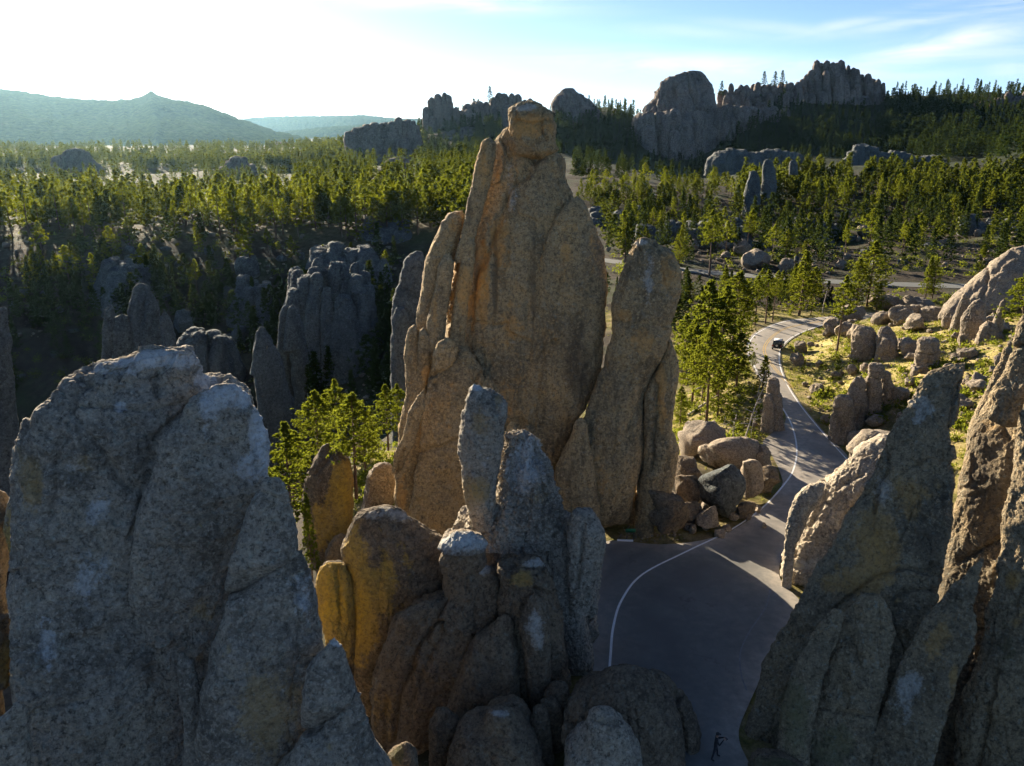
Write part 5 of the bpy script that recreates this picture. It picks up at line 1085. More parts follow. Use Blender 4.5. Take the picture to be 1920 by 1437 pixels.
hill([(-700,190),(-300,150),(-100,156),(0,166),(60,176),(120,184),(180,187),(215,189),(228,185),(236,188),(262,182),(274,176),(283,172),(291,176),(298,181),(340,188),(370,194),(400,204),(440,220),(480,234),(520,248),(560,256),(580,266),(620,290)], 3600, 1400, 'hills', 5, 7)
hill([(440,226),(480,220),(560,218),(620,217),(680,216),(740,222),(800,224),(900,232),(1000,250)], 8600, 1500, 'hills', 6, 12)
hill([(500,252),(560,244),(620,238),(700,233),(760,232),(830,240),(900,262)], 5800, 1000, 'hills', 7, 8)
# ================================================================== pines
def pine(seed, h=14., nb=54, tufts=5, tri=12, tl=.42, t0=.28, form='ponderosa', width=.19, trunk_n=8):
    """returns (trunk MB, crown arrays) with base at the origin"""
    r = np.random.default_rng(seed)
    tb = MB(); k = 9
    tt = np.linspace(0, 1, k)
    bend = np.c_[np.sin(tt * 2.2 + seed) * .012 * h, np.cos(tt * 1.9 + seed * 2) * .012 * h, tt * h]; bend[:, :2] -= bend[0, :2]
    bend[0, 2] = -.4
    tb.tube(bend, h * .0165 * (1 - tt * .88) + .015, trunk_n)
    CV = []
    for b_ in range(nb):
        f = t0 + (1 - t0) * (b_ + r.uniform(0, 1)) / nb
        if form == 'ponderosa':
            u = (f - t0) / (1 - t0)
            L = h * width * (.55 + .75 * math.sin(math.pi * min(1, u * .8 + .18))) * (1.12 - u ** 2.2) * r.uniform(.55, 1.15)
        else:
            L = h * width * (1.05 - (f - t0) / (1 - t0)) * r.uniform(.75, 1.1) + .15
        a = b_ * 2.4 + r.uniform(-.5, .5)
        droop = r.uniform(-.12, .22) - (.15 if f < .5 else 0)
        p0 = np.array([np.interp(f, tt, bend[:, 0]), np.interp(f, tt, bend[:, 1]), f * h])
        d = np.array([math.cos(a), math.sin(a), droop])
        if trunk_n >= 6 and L > .5:
            tb.tube([p0, p0 + d * L * .55, p0 + d * L + [0, 0, .12 * L]], [.012 * h * (1 - f) * .5 + .02, .02, .01], 3, cap=False)
        for _ in range(tufts):
            s = r.uniform(.35, 1.05) ** .8
            c0 = p0 + d * L * s + np.array([0, 0, .12 * L * s * s]) + r.normal(size=3) * L * np.array([.17, .17, .07])
            q = r.normal(size=(tri, 3)); q[:, 2] = q[:, 2] * .75 + .25
            q /= np.linalg.norm(q, axis=1, keepdims=True)
            side = np.cross(q, r.normal(size=(tri, 3))); side /= np.maximum(np.linalg.norm(side, axis=1, keepdims=True), 1e-6)
            ln = tl * r.uniform(.6, 1.25, (tri, 1)); wd = tl * .30
            base_ = c0 + q * ln * .1
            CV.append(np.stack([base_ - side * wd, base_ + side * wd, c0 + q * ln], 1))
    V = np.concatenate(CV).reshape(-1, 3)
    # top leader
    return tb, V
def crown_mesh(name, V, mat): return mesh_from(name, V, [np.arange(len(V)).reshape(-1, 3)], mat, False)
def pine_proto(seed, leaf='leaf', **k):
    tb, V = pine(seed, **k)
    return tb.mesh('trunk', M['bark']), crown_mesh('crown', V, M[leaf])
NEAR = [pine_proto(1, nb=78, tufts=11, tri=12, tl=.33), pine_proto(2, nb=84, tufts=11, tri=12, tl=.31, t0=.18, width=.17), pine_proto(3, nb=66, tufts=11, tri=12, tl=.34, t0=.42, width=.2),
        pine_proto(4, nb=96, tufts=6, tri=11, tl=.38, t0=.1, form='spruce', width=.2), pine_proto(5, nb=46, tufts=10, tri=12, tl=.34, t0=.5, width=.14)]
MIDT = [pine_proto(11, nb=40, tufts=6, tri=7, tl=.62, trunk_n=5), pine_proto(12, nb=44, tufts=6, tri=7, tl=.6, t0=.2, width=.16, trunk_n=5), pine_proto(13, nb=36, tufts=5, tri=7, tl=.66, t0=.4, width=.21, trunk_n=5),
        pine_proto(14, nb=46, tufts=5, tri=7, tl=.58, t0=.1, form='spruce', width=.18, trunk_n=5), pine_proto(15, nb=30, tufts=5, tri=7, tl=.66, t0=.45, width=.13, trunk_n=5), pine_proto(16, nb=44, tufts=6, tri=7, tl=.62, t0=.3, width=.24, trunk_n=5)]
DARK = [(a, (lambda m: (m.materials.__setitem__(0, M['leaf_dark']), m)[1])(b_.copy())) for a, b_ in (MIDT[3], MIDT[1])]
n_trees = 0
def tree(px, py, h_px, proto, label, group=None, squash=1.0, lean=0., g=None):
    """pine with its foot at photo point (px,py) and its top h_px photo pixels higher"""
    global n_trees
    n_trees += 1
    if g is None: g = hit(px, py)
    ztop = float(pz(py - h_px, g[1])); h = max(1.2, ztop - g[2])
    s = h / 14.
    e = empty('pine_tree', g, label, 'pine tree', group)
    e.scale = (s * squash, s * squash, s); e.rotation_euler = (lean * .5, lean, rng.uniform(0, 6.28))
    add('trunk', proto[0], e); add('crown', proto[1], e)
    return e
NT_ = [(1297,760,150,0,1.,'bright bushy pine against the right side of the finger spire'), (1318,752,225,0,.95,'tall sunlit pine behind the finger spire, tallest of its clump'), (1342,742,205,1,1.,'dense sunlit pine in the clump right of the finger spire'), (1283,720,130,4,1.,'slim pine half hidden by the finger spire'), (1372,660,150,2,1.15,'broad-topped dark pine whose crown covers the far road'),
       (1388,655,130,1,.9,'pine between the clump and the road bend, lit on its left'), (1324,800,190,2,.9,'leggy pine low in front of the clump'), (1380,735,110,0,1.2,'dark low bushy pine near the lit grass bank'), (1345,790,100,1,1.3,'squat pine above the rock pile'), (1415,612,95,4,1.,'thin pine with a bare lower trunk beyond the road bend'),
       (1435,608,100,4,1.,'second thin bare-stemmed pine beyond the road bend'), (1448,604,95,4,.8,'spindly pine just left of the wide conical one'), (1498,592,120,3,1.35,'wide conical sunlit pine beyond the road bend'), (1520,592,90,2,.9,'dark narrow pine beside the wide conical one'), (1605,580,95,1,1.2,'bushy pine on the far crest of the mound, left of a pair'),
       (1625,575,122,0,1.2,'tall sunlit pine on the far crest of the mound'), (1642,590,60,1,1.2,'low round pine at the right of the crest group'), (1568,668,150,4,.9,'lone thin pine standing in front of the egg-shaped boulder bank'), (1735,560,78,3,.9,'narrow pine on the far side of the mound'), (1748,560,76,1,.9,'narrow pine touching the first one on the far side of the mound'),
       (1835,515,55,1,1.1,'pine peeking over the huge sloping slab'), (1428,740,72,3,1.3,'small dark pine at the road edge above the two-block hoodoo'), (1410,690,30,1,1.4,'young pine on the lit bank'), (1905,640,135,0,1.2,'bushy pine at the right edge behind the mound rocks'), (1275,800,75,1,1.1,'small pine tucked at the foot of the finger spire'),
       (1330,520,125,4,1.,'tall slim pine crossing the far road'), (1272,500,70,1,1.,'pine just above the finger spire top'), (1172,485,68,1,1.,'pine between the two spires'), (1210,470,42,0,1.,'pine top behind the finger spire'), (1400,470,65,4,1.1,'slim pine left of the oval boulder'), (1470,500,70,4,1.,'lone slim pine upslope of the far road'), (1507,480,30,1,1.,'short dark pine on the shaded hillside')]
for px, py, hp, k, sq_, lab in NT_: tree(px, py, hp, NEAR[k], lab, squash=sq_)
LT = [(548,1000,205,1,1.0,62,'sunlit pine just right of the grey dome'), (570,960,150,4,1.,70,'slim pine behind the one beside the grey dome'), (604,905,172,2,.95,78,'spreading pine with a flat broad crown in the lit hollow'), (640,880,165,4,.9,86,'upright pine at the back of the lit hollow'), (668,930,190,2,1.0,63,'bare-trunked leaning pine in front of the hooked boulder'), (700,850,88,1,.95,82,'bushy young pine left of the leaning slab'), (728,842,120,0,.9,80,'pale green pine close to the tallest spire'), (748,830,110,4,1.,84,'narrow pine touching the left side of the tallest spire'), (586,1085,158,3,.55,56,'narrow column-shaped pine beside the hooked boulder'), (618,890,150,0,.8,84,'dense pine filling the back of the lit hollow'), (685,880,80,0,1.4,76,'low spreading pine above the sunlit ledge')]
for px, py, hp, k, sq_, Y, lab in LT: tree(px, py, hp, NEAR[k], lab, squash=sq_, g=np.r_[P(px, py, Y)])
# stand on the left plateau
G1 = 'pines in the stand on the left plateau'
def stand(n_, px0, px1, py0, py1, h0, h1, protos, label, group, maxY=900, dens=None):
    pts = [(rng.uniform(px0, px1), rng.uniform(py0, py1)) for _ in range(n_)]
    for px, py in sorted(pts, key=lambda q: q[1]):
        g = hit(px, py)
        if road_dist(g[:1], g[1:2])[0] < 2.5: continue
        h = rng.uniform(h0, h1); dd = math.hypot(g[1], H - g[2])
        tree(px, py, h * F / dd * .97, protos[rng.integers(len(protos))], label, group, rng.uniform(.85, 1.25), g=g)
stand(118, -30, 880, 388, 452, 12, 18, MIDT, 'sunlit pine in the dense stand along the rim of the left plateau', G1)
stand(22, 0, 740, 455, 560, 8, 13, MIDT, 'pine scattered on the shadowed slope under the left plateau', 'pines on the valley slope')
stand(66, 1090, 1915, 350, 402, 8, 14, MIDT, 'yellow-green pine in the sunlit belt across the middle hillside', 'pines in the belt on the middle hillside')
stand(26, 1140, 1915, 402, 490, 8, 13, MIDT, 'pine scattered on the shaded hillside above the far road', 'pines on the shaded hillside')
stand(12, 1280, 1560, 555, 596, 6, 9.5, [NEAR[4], NEAR[1], NEAR[0]], 'slender pine in the hollow between the road bend and the far road', 'pines between the two roads')
print('trees', n_trees, time.time() - T0)
# the rest of the woods: too many to count
def woods(name, specs, protos, leaf, label):
    mb = MB(); 
    for (n_, px0, px1, py0, py1, h0, h1, y0, y1, clump) in specs:
        k_ = 0
        while k_ < n_:
            px, py = rng.uniform(px0, px1), rng.uniform(py0, py1)
            g = hit(px, py, y0, y1)
            if clump and vnoise(np.array([[g[0] / clump, g[1] / clump, 0]]), 5)[0] < -.12 and rng.random() < .85: k_ += .3; continue
            k_ += 1
            if road_dist(g[:1], g[1:2])[0] < 3: continue
            yield_one(mb, g, rng.uniform(h0, h1), protos)
    return mb
def yield_one(mb, g, h, protos):
    V, nl = protos[rng.integers(len(protos))]
    a = rng.uniform(0, 6.28); s = h / 14.; w_ = s * rng.uniform(.85, 1.3)
    ca, sa_ = math.cos(a) * w_, math.sin(a) * w_
    W = np.c_[V[:, 0] * ca - V[:, 1] * sa_, V[:, 0] * sa_ + V[:, 1] * ca, V[:, 2] * s] + g
    mb.put(W, np.arange(len(W)).reshape(-1, 3))
def far_proto(seed, form, nb, tri, tl, width, t0=.2):
    tb, V = pine(seed, nb=nb, tufts=3, tri=tri + 1, tl=tl, form=form, width=width, t0=t0, trunk_n=3)
    return (V, 0)
FARP = [far_proto(31, 'ponderosa', 22, 4, 1.15, .17), far_proto(32, 'ponderosa', 20, 4, 1.2, .2, .3), far_proto(33, 'spruce', 24, 4, 1.0, .17, .08), far_proto(34, 'spruce', 22, 4, 1.0, .14, .08)]
VALP = [far_proto(51, 'spruce', 46, 6, .8, .18, .06), far_proto(52, 'ponderosa', 40, 6, .8, .17, .2), far_proto(53, 'spruce', 50, 6, .75, .15, .05)]
TINY = [far_proto(41, 'spruce', 12, 2, 1.9, .16, .08), far_proto(42, 'ponderosa', 11, 2, 2.1, .17, .2)]
mb = woods('w', [(430, -40, 890, 370, 436, 9, 14, 200, 600, 0), (190, -40, 700, 318, 352, 8, 12, 480, 900, 40), (300, 560, 900, 300, 395, 9, 14, 260, 800, 30), (130, 1080, 1400, 356, 398, 6, 9, 250, 520, 20), (360, 1380, 1930, 338, 398, 9, 14, 250, 520, 30), (160, 1130, 1930, 395, 470, 5, 10, 200, 400, 20)], FARP, 'leaf_far', '')
tag(add('distant_pine_wood', mb.mesh('distant_pine_wood', M['leaf_far'], False)), 'pine woods behind the countable pines of plateau and hillside', None, None, 'stuff')
mb = woods('w', [(1900, -60, 700, 274, 322, 8, 13, 650, 2600, 50), (260, 540, 800, 255, 300, 9, 14, 480, 1100, 40)], TINY, 'leaf_far', '')
tag(add('hazy_pine_wood', mb.mesh('hazy_pine_wood', M['leaf_far'], False)), 'hazy pine woods on the flats at the left', None, None, 'stuff')
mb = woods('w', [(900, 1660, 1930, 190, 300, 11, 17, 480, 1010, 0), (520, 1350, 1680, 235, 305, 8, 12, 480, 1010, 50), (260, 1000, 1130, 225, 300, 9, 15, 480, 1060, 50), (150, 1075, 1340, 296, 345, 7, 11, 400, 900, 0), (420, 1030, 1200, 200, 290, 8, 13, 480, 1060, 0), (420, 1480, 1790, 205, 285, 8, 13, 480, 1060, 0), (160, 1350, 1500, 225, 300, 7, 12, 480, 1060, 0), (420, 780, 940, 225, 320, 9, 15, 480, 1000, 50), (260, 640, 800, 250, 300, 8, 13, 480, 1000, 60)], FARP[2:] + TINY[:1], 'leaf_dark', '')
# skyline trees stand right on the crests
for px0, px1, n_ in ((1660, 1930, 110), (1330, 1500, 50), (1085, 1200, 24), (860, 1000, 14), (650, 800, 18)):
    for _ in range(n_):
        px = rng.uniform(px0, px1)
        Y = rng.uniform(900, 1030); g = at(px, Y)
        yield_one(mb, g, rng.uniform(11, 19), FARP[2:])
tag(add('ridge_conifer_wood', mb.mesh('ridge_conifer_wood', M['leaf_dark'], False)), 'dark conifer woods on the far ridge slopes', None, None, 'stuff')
# pines on the jagged wall and crags
for px, py, Y, lab in [(1432,158,975,'dark spiky conifer on top of the jagged wall, leftmost of three'), (1452,158,975,'dark spiky conifer on top of the jagged wall, the middle of three'), (1466,156,975,'dark spiky conifer on top of the jagged wall, rightmost of three'), (919,186,890,'single thin conifer on the skyline left of the tallest spire summit'), (1352,176,975,'dark conifer in the notch between the dome and the jagged wall')]:
    tree(px, py, 24, DARK[0], lab, g=P(px, py + 6, Y), squash=1.5)
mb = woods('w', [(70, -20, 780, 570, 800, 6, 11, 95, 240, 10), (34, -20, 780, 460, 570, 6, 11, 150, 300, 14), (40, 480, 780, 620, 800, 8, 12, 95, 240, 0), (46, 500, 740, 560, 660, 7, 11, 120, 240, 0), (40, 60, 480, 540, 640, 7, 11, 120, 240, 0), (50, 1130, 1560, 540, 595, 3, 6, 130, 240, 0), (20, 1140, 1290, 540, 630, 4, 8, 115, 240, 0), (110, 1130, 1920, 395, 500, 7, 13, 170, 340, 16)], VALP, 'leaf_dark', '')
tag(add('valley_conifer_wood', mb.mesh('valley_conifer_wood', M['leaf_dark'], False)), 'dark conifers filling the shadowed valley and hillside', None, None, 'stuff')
# undergrowth: bushes and grass
mb = MB()
def shrub(mb, g, s, n_=70, tl=.16, up=.5):
    c0 = rng.normal(size=(n_, 3)) * s * [.38, .38, .26] + [0, 0, s * .35]
    c0[:, 2] = np.abs(c0[:, 2])
    q = rng.normal(size=(n_, 3)) + [0, 0, up]; q /= np.linalg.norm(q, axis=1, keepdims=True)
    sd_ = np.cross(q, rng.normal(size=(n_, 3))); sd_ /= np.maximum(np.linalg.norm(sd_, axis=1, keepdims=True), 1e-6)
    l_ = tl * rng.uniform(.6, 1.4, (n_, 1)) * (s ** .5)
    V = np.stack([c0 - sd_ * l_ * .35, c0 + sd_ * l_ * .35, c0 + q * l_], 1).reshape(-1, 3) + g
    mb.put(V, np.arange(len(V)).reshape(-1, 3))
for n_, a0, a1, b0, b1, s0, s1 in ((260, 1480, 1900, 590, 800, .4, 1.2), (170, 1265, 1450, 640, 850, .5, 1.3), (260, 1140, 1900, 410, 520, .8, 2.2), (260, 0, 760, 430, 720, .8, 2.4), (60, 640, 745, 830, 960, .5, 1.2), (40, 1770, 1850, 740, 900, .4, 1.0), (50, 1640, 1800, 545, 590, .5, 1.4)):
    for _ in range(n_):
        g = hit(rng.uniform(a0, a1), rng.uniform(b0, b1))
        if road_dist(g[:1], g[1:2])[0] < .8: continue
        shrub(mb, g, rng.uniform(s0, s1), 60, .3)
tag(add('undergrowth', mb.mesh('undergrowth', M['bush'], False)), 'low green undergrowth on the slopes', None, None, 'stuff')
# grass: tufts by area
N_ = 42000
gx_ = rng.uniform(-22, 92, N_); gy_ = rng.uniform(66, 160, N_)
ga_ = grassy(gx_, gy_); keep = (rng.random(N_) < ga_) & (road_dist(gx_, gy_) > .3)
gx_, gy_ = gx_[keep], gy_[keep]
keep = fbm(np.c_[gx_, gy_, gx_ * 0] / 3.5, 3, 33) > -.12; gx_, gy_ = gx_[keep], gy_[keep]
gz_ = zg(gx_, gy_)
nb_ = 6; m_ = len(gx_)
ba = rng.uniform(0, 6.28, (m_, nb_)); bl = rng.uniform(.15, .42, (m_, nb_)); br_ = rng.uniform(0, .22, (m_, nb_))
bx_ = gx_[:, None] + np.cos(ba) * br_; by_ = gy_[:, None] + np.sin(ba) * br_
tx, ty = bx_ + np.cos(ba) * bl * .6, by_ + np.sin(ba) * bl * .6
wx, wy = -np.sin(ba) * .035, np.cos(ba) * .035
Zb = np.repeat(gz_[:, None], nb_, 1)
V = np.stack([np.stack([bx_ - wx, by_ - wy, Zb - .03], -1), np.stack([bx_ + wx, by_ + wy, Zb - .03], -1), np.stack([tx, ty, Zb + bl], -1)], 2).reshape(-1, 3)
tag(add('grass', mesh_from('grass', V, [np.arange(len(V)).reshape(-1, 3)], M['grass'], False)), 'straw and green grass on the sunlit banks', None, None, 'stuff')
print('grass', m_, time.time() - T0)

# ---- dead trees and bare shrubs
def dead(label, px, py, h_px, seed, nb=9, lean=.2, name='dead_tree', rad=.012, spread=.3):
    g = hit(px, py); r = np.random.default_rng(seed)
    h = float(pz(py - h_px, g[1])) - g[2]
    e = empty(name, g, label, 'dead tree')
    tt = np.linspace(0, 1, 8)
    ax_ = np.c_[tt * lean * h + np.sin(tt * 5 + seed) * .02 * h, np.sin(tt * 4) * .03 * h, tt * h]; ax_[0, 2] = -.2
    t_ = MB(); t_.tube(ax_, h * rad * (1 - tt * .85) + .012, 7); add('trunk', t_.mesh('trunk', M['deadwood']), e)
    for k in range(nb):
        f = r.uniform(.3, .95); a = r.uniform(0, 6.28); L = h * spread * r.uniform(.4, 1) * (1.2 - f)
        p0 = np.array([np.interp(f, tt, ax_[:, c_]) for c_ in range(3)])
        d = np.array([math.cos(a), math.sin(a), r.uniform(.1, .8)])
        b_ = MB(); b_.tube([p0, p0 + d * L * .5, p0 + d * L + [0, 0, -.06 * L]], [h * rad * .35 + .01, h * rad * .2 + .008, .006], 5)
        add('branch', b_.mesh('branch', M['deadwood']), e)
    return e
dead('bleached leaning dead tree between the rock pile and the road', 1390, 835, 120, 1, 11, .28)
dead('grey dead snag on the bank left of the two-block hoodoo', 1418, 745, 60, 2, 6, .3)
dead('bare pale sapling in the dark valley right of the grey dome', 512, 810, 70, 3, 7, -.12)
dead('broken bare trunk beyond the road bend, left of the crest pines', 1543, 588, 50, 4, 1, .02, 'dead_snag', .02)
dead('thin white dead tree behind the road bend, in the hollow', 1390, 600, 62, 5, 4, .02)
dead('bare stem standing on the huge sloping slab', 1846, 562, 62, 6, 0, .06, 'dead_snag', .012)
for q, (px, py, lab) in enumerate([(1372, 838, 'bare twiggy shrub left of the leaning dead tree'), (1350, 845, 'bare twiggy shrub furthest left above the rock pile'), (1408, 828, 'bare twiggy shrub right of the leaning dead tree')]):
    dead(lab, px, py, 62, 20 + q, 16, .05, 'bare_shrub', .006, .5)
def logo(label, pa, pb, rad):
    a, b_ = hit(*pa), hit(*pb); a[2] += rad; b_[2] += rad
    m_ = MB(); m_.tube([a, a * .6 + b_ * .4 + [0, 0, .05], b_], [rad, rad * .9, rad * .6], 8)
    c_ = (a + b_) / 2
    return tag(add('fallen_log', m_.mesh('fallen_log', M['deadwood'], True, c_), None, c_), label, 'log')
logo('bleached fallen log on the slope under the clump of pines', (1290, 782), (1345, 745), .16)
logo('pale fallen log above the tall capstone pillar', (1765, 645), (1800, 632), .15)
logo('small fallen log on the stony slope below the pine clump', (1276, 690), (1295, 672), .13)
logo('fallen log between the rock pile and the finger spire', (1318, 920), (1335, 950), .09)
logo('straight fallen trunk on the stony bank above the rock pile', (1300, 735), (1330, 722), .12)
# ================================================================== person, car, sign
def skin_person(loc, rz):
    V, Rr, E = [], [], []
    def vtx(p, r, par=None):
        V.append(p); Rr.append(r)
        if par is not None: E.append((par, len(V) - 1))
        return len(V) - 1
    pel = vtx((0, 0, .95), (.15, .11)); wst = vtx((.01, 0, 1.10), (.135, .10), pel); chest = vtx((.03, 0, 1.32), (.155, .11), wst)
    nk = vtx((.03, 0, 1.47), (.055, .06), chest); hd0 = vtx((.055, 0, 1.57), (.075, .085), nk); vtx((.06, 0, 1.68), (.075, .09), hd0)
    hands = []
    for s in (-1, 1):
        sh = vtx((.03, s * .19, 1.41), (.065, .065), chest); el = vtx((.17, s * .27, 1.17), (.048, .048), sh)
        wr_ = vtx((.38, s * .10, 1.40), (.032, .032), el); pm = vtx((.45, s * .075, 1.45), (.035, .022), wr_); hands.append((pm, s))
        hip = vtx((0, s * .10, .86), (.095, .10), pel); kn = vtx((s * .10 + .03, s * .15, .48), (.06, .065), hip)
        an = vtx((s * .16, s * .19, .09), (.042, .045), kn); vtx((s * .16 + .17, s * .21, .04), (.042, .035), an)
    for pm, s in hands:
        x, y, z = V[pm]
        for k in range(4):
            b_ = vtx((x + .05, y + (k - 1.5) * .002, z + .03 - k * .02), (.010, .010), pm)
            m_ = vtx((x + .085, y - s * .02, z + .03 - k * .02), (.009, .009), b_); vtx((x + .075, y - s * (.05 - .006 * abs(k - 1)), z + .03 - k * .02), (.008, .008), m_)
        t1 = vtx((x + .01, y - s * .03, z + .045), (.011, .011), pm); vtx((x + .03, y - s * .06, z + .05), (.009, .009), t1)
    me = bpy.data.meshes.new('body'); me.from_pydata(V, E, [])
    o = bpy.data.objects.new('body', me); col.objects.link(o)
    m1 = o.modifiers.new('skin', 'SKIN'); m1.use_smooth_shade = True
    for q, r in enumerate(Rr): me.skin_vertices[0].data[q].radius = r
    me.skin_vertices[0].data[0].use_root = True
    m2 = o.modifiers.new('sub', 'SUBSURF'); m2.levels = 2; m2.render_levels = 2
    dg = bpy.context.evaluated_depsgraph_get(); dg.update()
    nm = bpy.data.meshes.new_from_object(o.evaluated_get(dg)); bpy.data.objects.remove(o); bpy.data.meshes.remove(me)
    nm.name = 'body'
    for m_ in ('skin', 'jacket', 'trousers', 'shoe'): nm.materials.append(M[m_])
    for p in nm.polygons:
        c_ = p.center
        p.material_index = 3 if c_.z < .11 else 2 if c_.z < .95 else 0 if (c_.z > 1.50 and c_.x < .2) or c_.x > .40 else 1
        p.use_smooth = True
    # a face: brow, nose and chin pushed out of the head
    for v in nm.vertices:
        if v.co.z > 1.52 and v.co.x > .09:
            d_ = math.exp(-(v.co.y / .018) ** 2)
            v.co.x += .022 * d_ * math.exp(-((v.co.z - 1.625) / .02) ** 2) + .008 * math.exp(-((v.co.z - 1.56) / .02) ** 2) - .006 * math.exp(-((abs(v.co.y) - .035) / .015) ** 2) * math.exp(-((v.co.z - 1.65) / .012) ** 2)
    e = empty('person', loc, 'dark-clothed person in a cap on the road at the bottom, holding up a camera', 'person')
    e.rotation_euler = (0, 0, rz); e.scale = (1.0, 1.12, 1.03)
    add('body', nm, e)
    cp_ = MB(); th = np.arange(14) * 2 * math.pi / 14
    rows = []
    for f in np.linspace(0, 1, 6):
        r_ = math.cos(f * math.pi / 2)
        rows.append(np.c_[.06 + .108 * r_ * np.cos(th), .098 * r_ * np.sin(th), np.full(14, 1.675 + .10 * math.sin(f * math.pi / 2))])
    i = np.arange(5)[:, None] * 14; j = np.arange(14)[None]; k = (j + 1) % 14
    cp_.put(np.concatenate(rows), np.stack([i + j, i + k, i + 14 + k, i + 14 + j], -1).reshape(-1, 4))
    cp_.put(np.array([[.15, -.07, 1.68], [.25, -.05, 1.66], [.25, .05, 1.66], [.15, .07, 1.68], [.15, -.07, 1.69], [.25, -.05, 1.668], [.25, .05, 1.668], [.15, .07, 1.69]]), [[0,3,2,1],[4,5,6,7],[0,1,5,4],[1,2,6,5],[2,3,7,6],[3,0,4,7]])
    add('cap', cp_.mesh('cap', M['jacket']), e)
    for s in (-1, 1):
        m_ = MB(); t_ = np.linspace(0, 2 * math.pi, 9)
        m_.tube(np.c_[.055 + .018 * np.cos(t_), np.full(9, s * .083), 1.62 + .03 * np.sin(t_)], .010, 5, cap=False); add('ear', m_.mesh('ear', M['skin']), e)
    return e
M['skin'] = simple_mat('skin', (.32,.19,.13), .6); M['jacket'] = simple_mat('dark_jacket', (.018,.018,.022), .85, scale=20); M['trousers'] = simple_mat('dark_trousers', (.02,.022,.03), .85, scale=20); M['shoe'] = simple_mat('shoe', (.02,.018,.016), .6)
pl = hit(1339, 1425)
pl[2] = .0
PRZ = R(-12)
skin_person(pl, PRZ)
M['black_plastic'] = simple_mat('black_plastic', (.015,.015,.016), .35)
M['glass'] = simple_mat('dark_glass', (.03,.035,.04), .05)
cr_, sr_ = math.cos(PRZ), math.sin(PRZ)
cl_ = np.array([pl[0] + cr_ * .53, pl[1] + sr_ * .53, 1.47])
ec = empty('camera', cl_, 'small black camera held up in the hands of the standing person', 'camera'); ec.rotation_euler = (0, 0, PRZ)
m_ = MB(); m_.box((0, 0, 0), (.06, .15, .10)); m_.box((0, 0, .06), (.05, .05, .03)); add('camera_body', m_.mesh('camera_body', M['black_plastic'], False), ec)
m_ = MB(); m_.tube([(.03, 0, 0), (.09, 0, 0)], [.036, .038], 14); add('lens', m_.mesh('lens', M['glass']), ec)

# ---- the dark off-roader driving away up the bend
M['car_paint'] = simple_mat('black_car_paint', (.012,.013,.015), .18, .0, .05); M['tyre'] = simple_mat('tyre', (.02,.02,.02), .9); M['rim'] = simple_mat('wheel_rim', (.45,.45,.46), .3, .9)
M['tail'] = simple_mat('tail_light', (.35,.02,.015), .25); M['pale_trim_sheen'] = simple_mat('pale_trim_sheen', (.62,.62,.60), .45); M['car_glass'] = simple_mat('car_glass', (.10,.115,.12), .06)
cpos = hit(1458, 655); cpos[2] = .008
k = int(np.argmin(np.hypot(wr[:, 0] - cpos[0], wr[:, 1] - cpos[1]))); tg = wr[min(k + 3, len(wr) - 1)] - wr[max(k - 3, 0)]
chd = math.atan2(tg[1], tg[0]) - math.pi / 2
car = empty('off_road_car', cpos, 'black off-road car with a spare wheel on its tail, driving round the road bend', 'car'); car.rotation_euler = (0, 0, chd); car.scale = (.86, .86, .86)
def extrude_x(mb, prof, w, mi=0, inset=0.0):
    """side profile (y,z) swept across the car's width"""
    pr = np.asarray(prof, float); m = len(pr)
    cen = pr.mean(0)
    def ring(x, k_): return np.c_[np.full(m, x), cen + (pr - cen) * k_]
    rs = [ring(-w / 2, .94), ring(-w / 2 + .05, 1.), ring(w / 2 - .05, 1.), ring(w / 2, .94)]
    Vv = np.concatenate(rs + [[[-w / 2, *cen]], [[w / 2, *cen]]])
    i = np.arange(3)[:, None] * m; j = np.arange(m)[None]; kk_ = (j + 1) % m
    mb.put(Vv[:-2], np.stack([i + j, i + kk_, i + m + kk_, i + m + j], -1).reshape(-1, 4), mi=mi)
    mb.put(np.r_[rs[0], Vv[-2:-1]], [[q, m, (q + 1) % m] for q in range(m)], mi=mi); mb.put(np.r_[rs[3], Vv[-1:]], [[q, (q + 1) % m, m] for q in range(m)], mi=mi)
m_ = MB(); extrude_x(m_, [(-2.0,.52),(-2.05,.95),(-1.98,1.12),(.55,1.14),(1.75,1.06),(1.95,.95),(1.98,.6),(1.55,.5),(.9,.5),(-.9,.5),(-1.6,.5)], 1.72)
for s in (-1, 1):
    for yy in (-1.25, 1.3): m_.box((s * .86, yy, .82), (.22, .95, .08))
add('body', m_.mesh('body', M['car_paint'], False), car)
m_ = MB(); extrude_x(m_, [(-1.95,1.12),(-1.80,1.74),(-1.65,1.80),(.15,1.80),(.35,1.74),(.72,1.12)], 1.52); add('cabin', m_.mesh('cabin', M['car_paint'], False), car)
m_ = MB(); m_.box((0, -.75, 1.815), (1.36, 1.7, .03)); add('roof_sheen_panel', m_.mesh('roof_sheen_panel', M['pale_trim_sheen'], False), car)  # pale panel paints a white reflection on the dark roof
m_ = MB(); m_.put(np.array([[-.58,-1.955,1.20],[.58,-1.955,1.20],[.54,-1.845,1.66],[-.54,-1.845,1.66]]), [[0,1,2,3]]); add('rear_window', m_.mesh('rear_window', M['car_glass'], False), car)
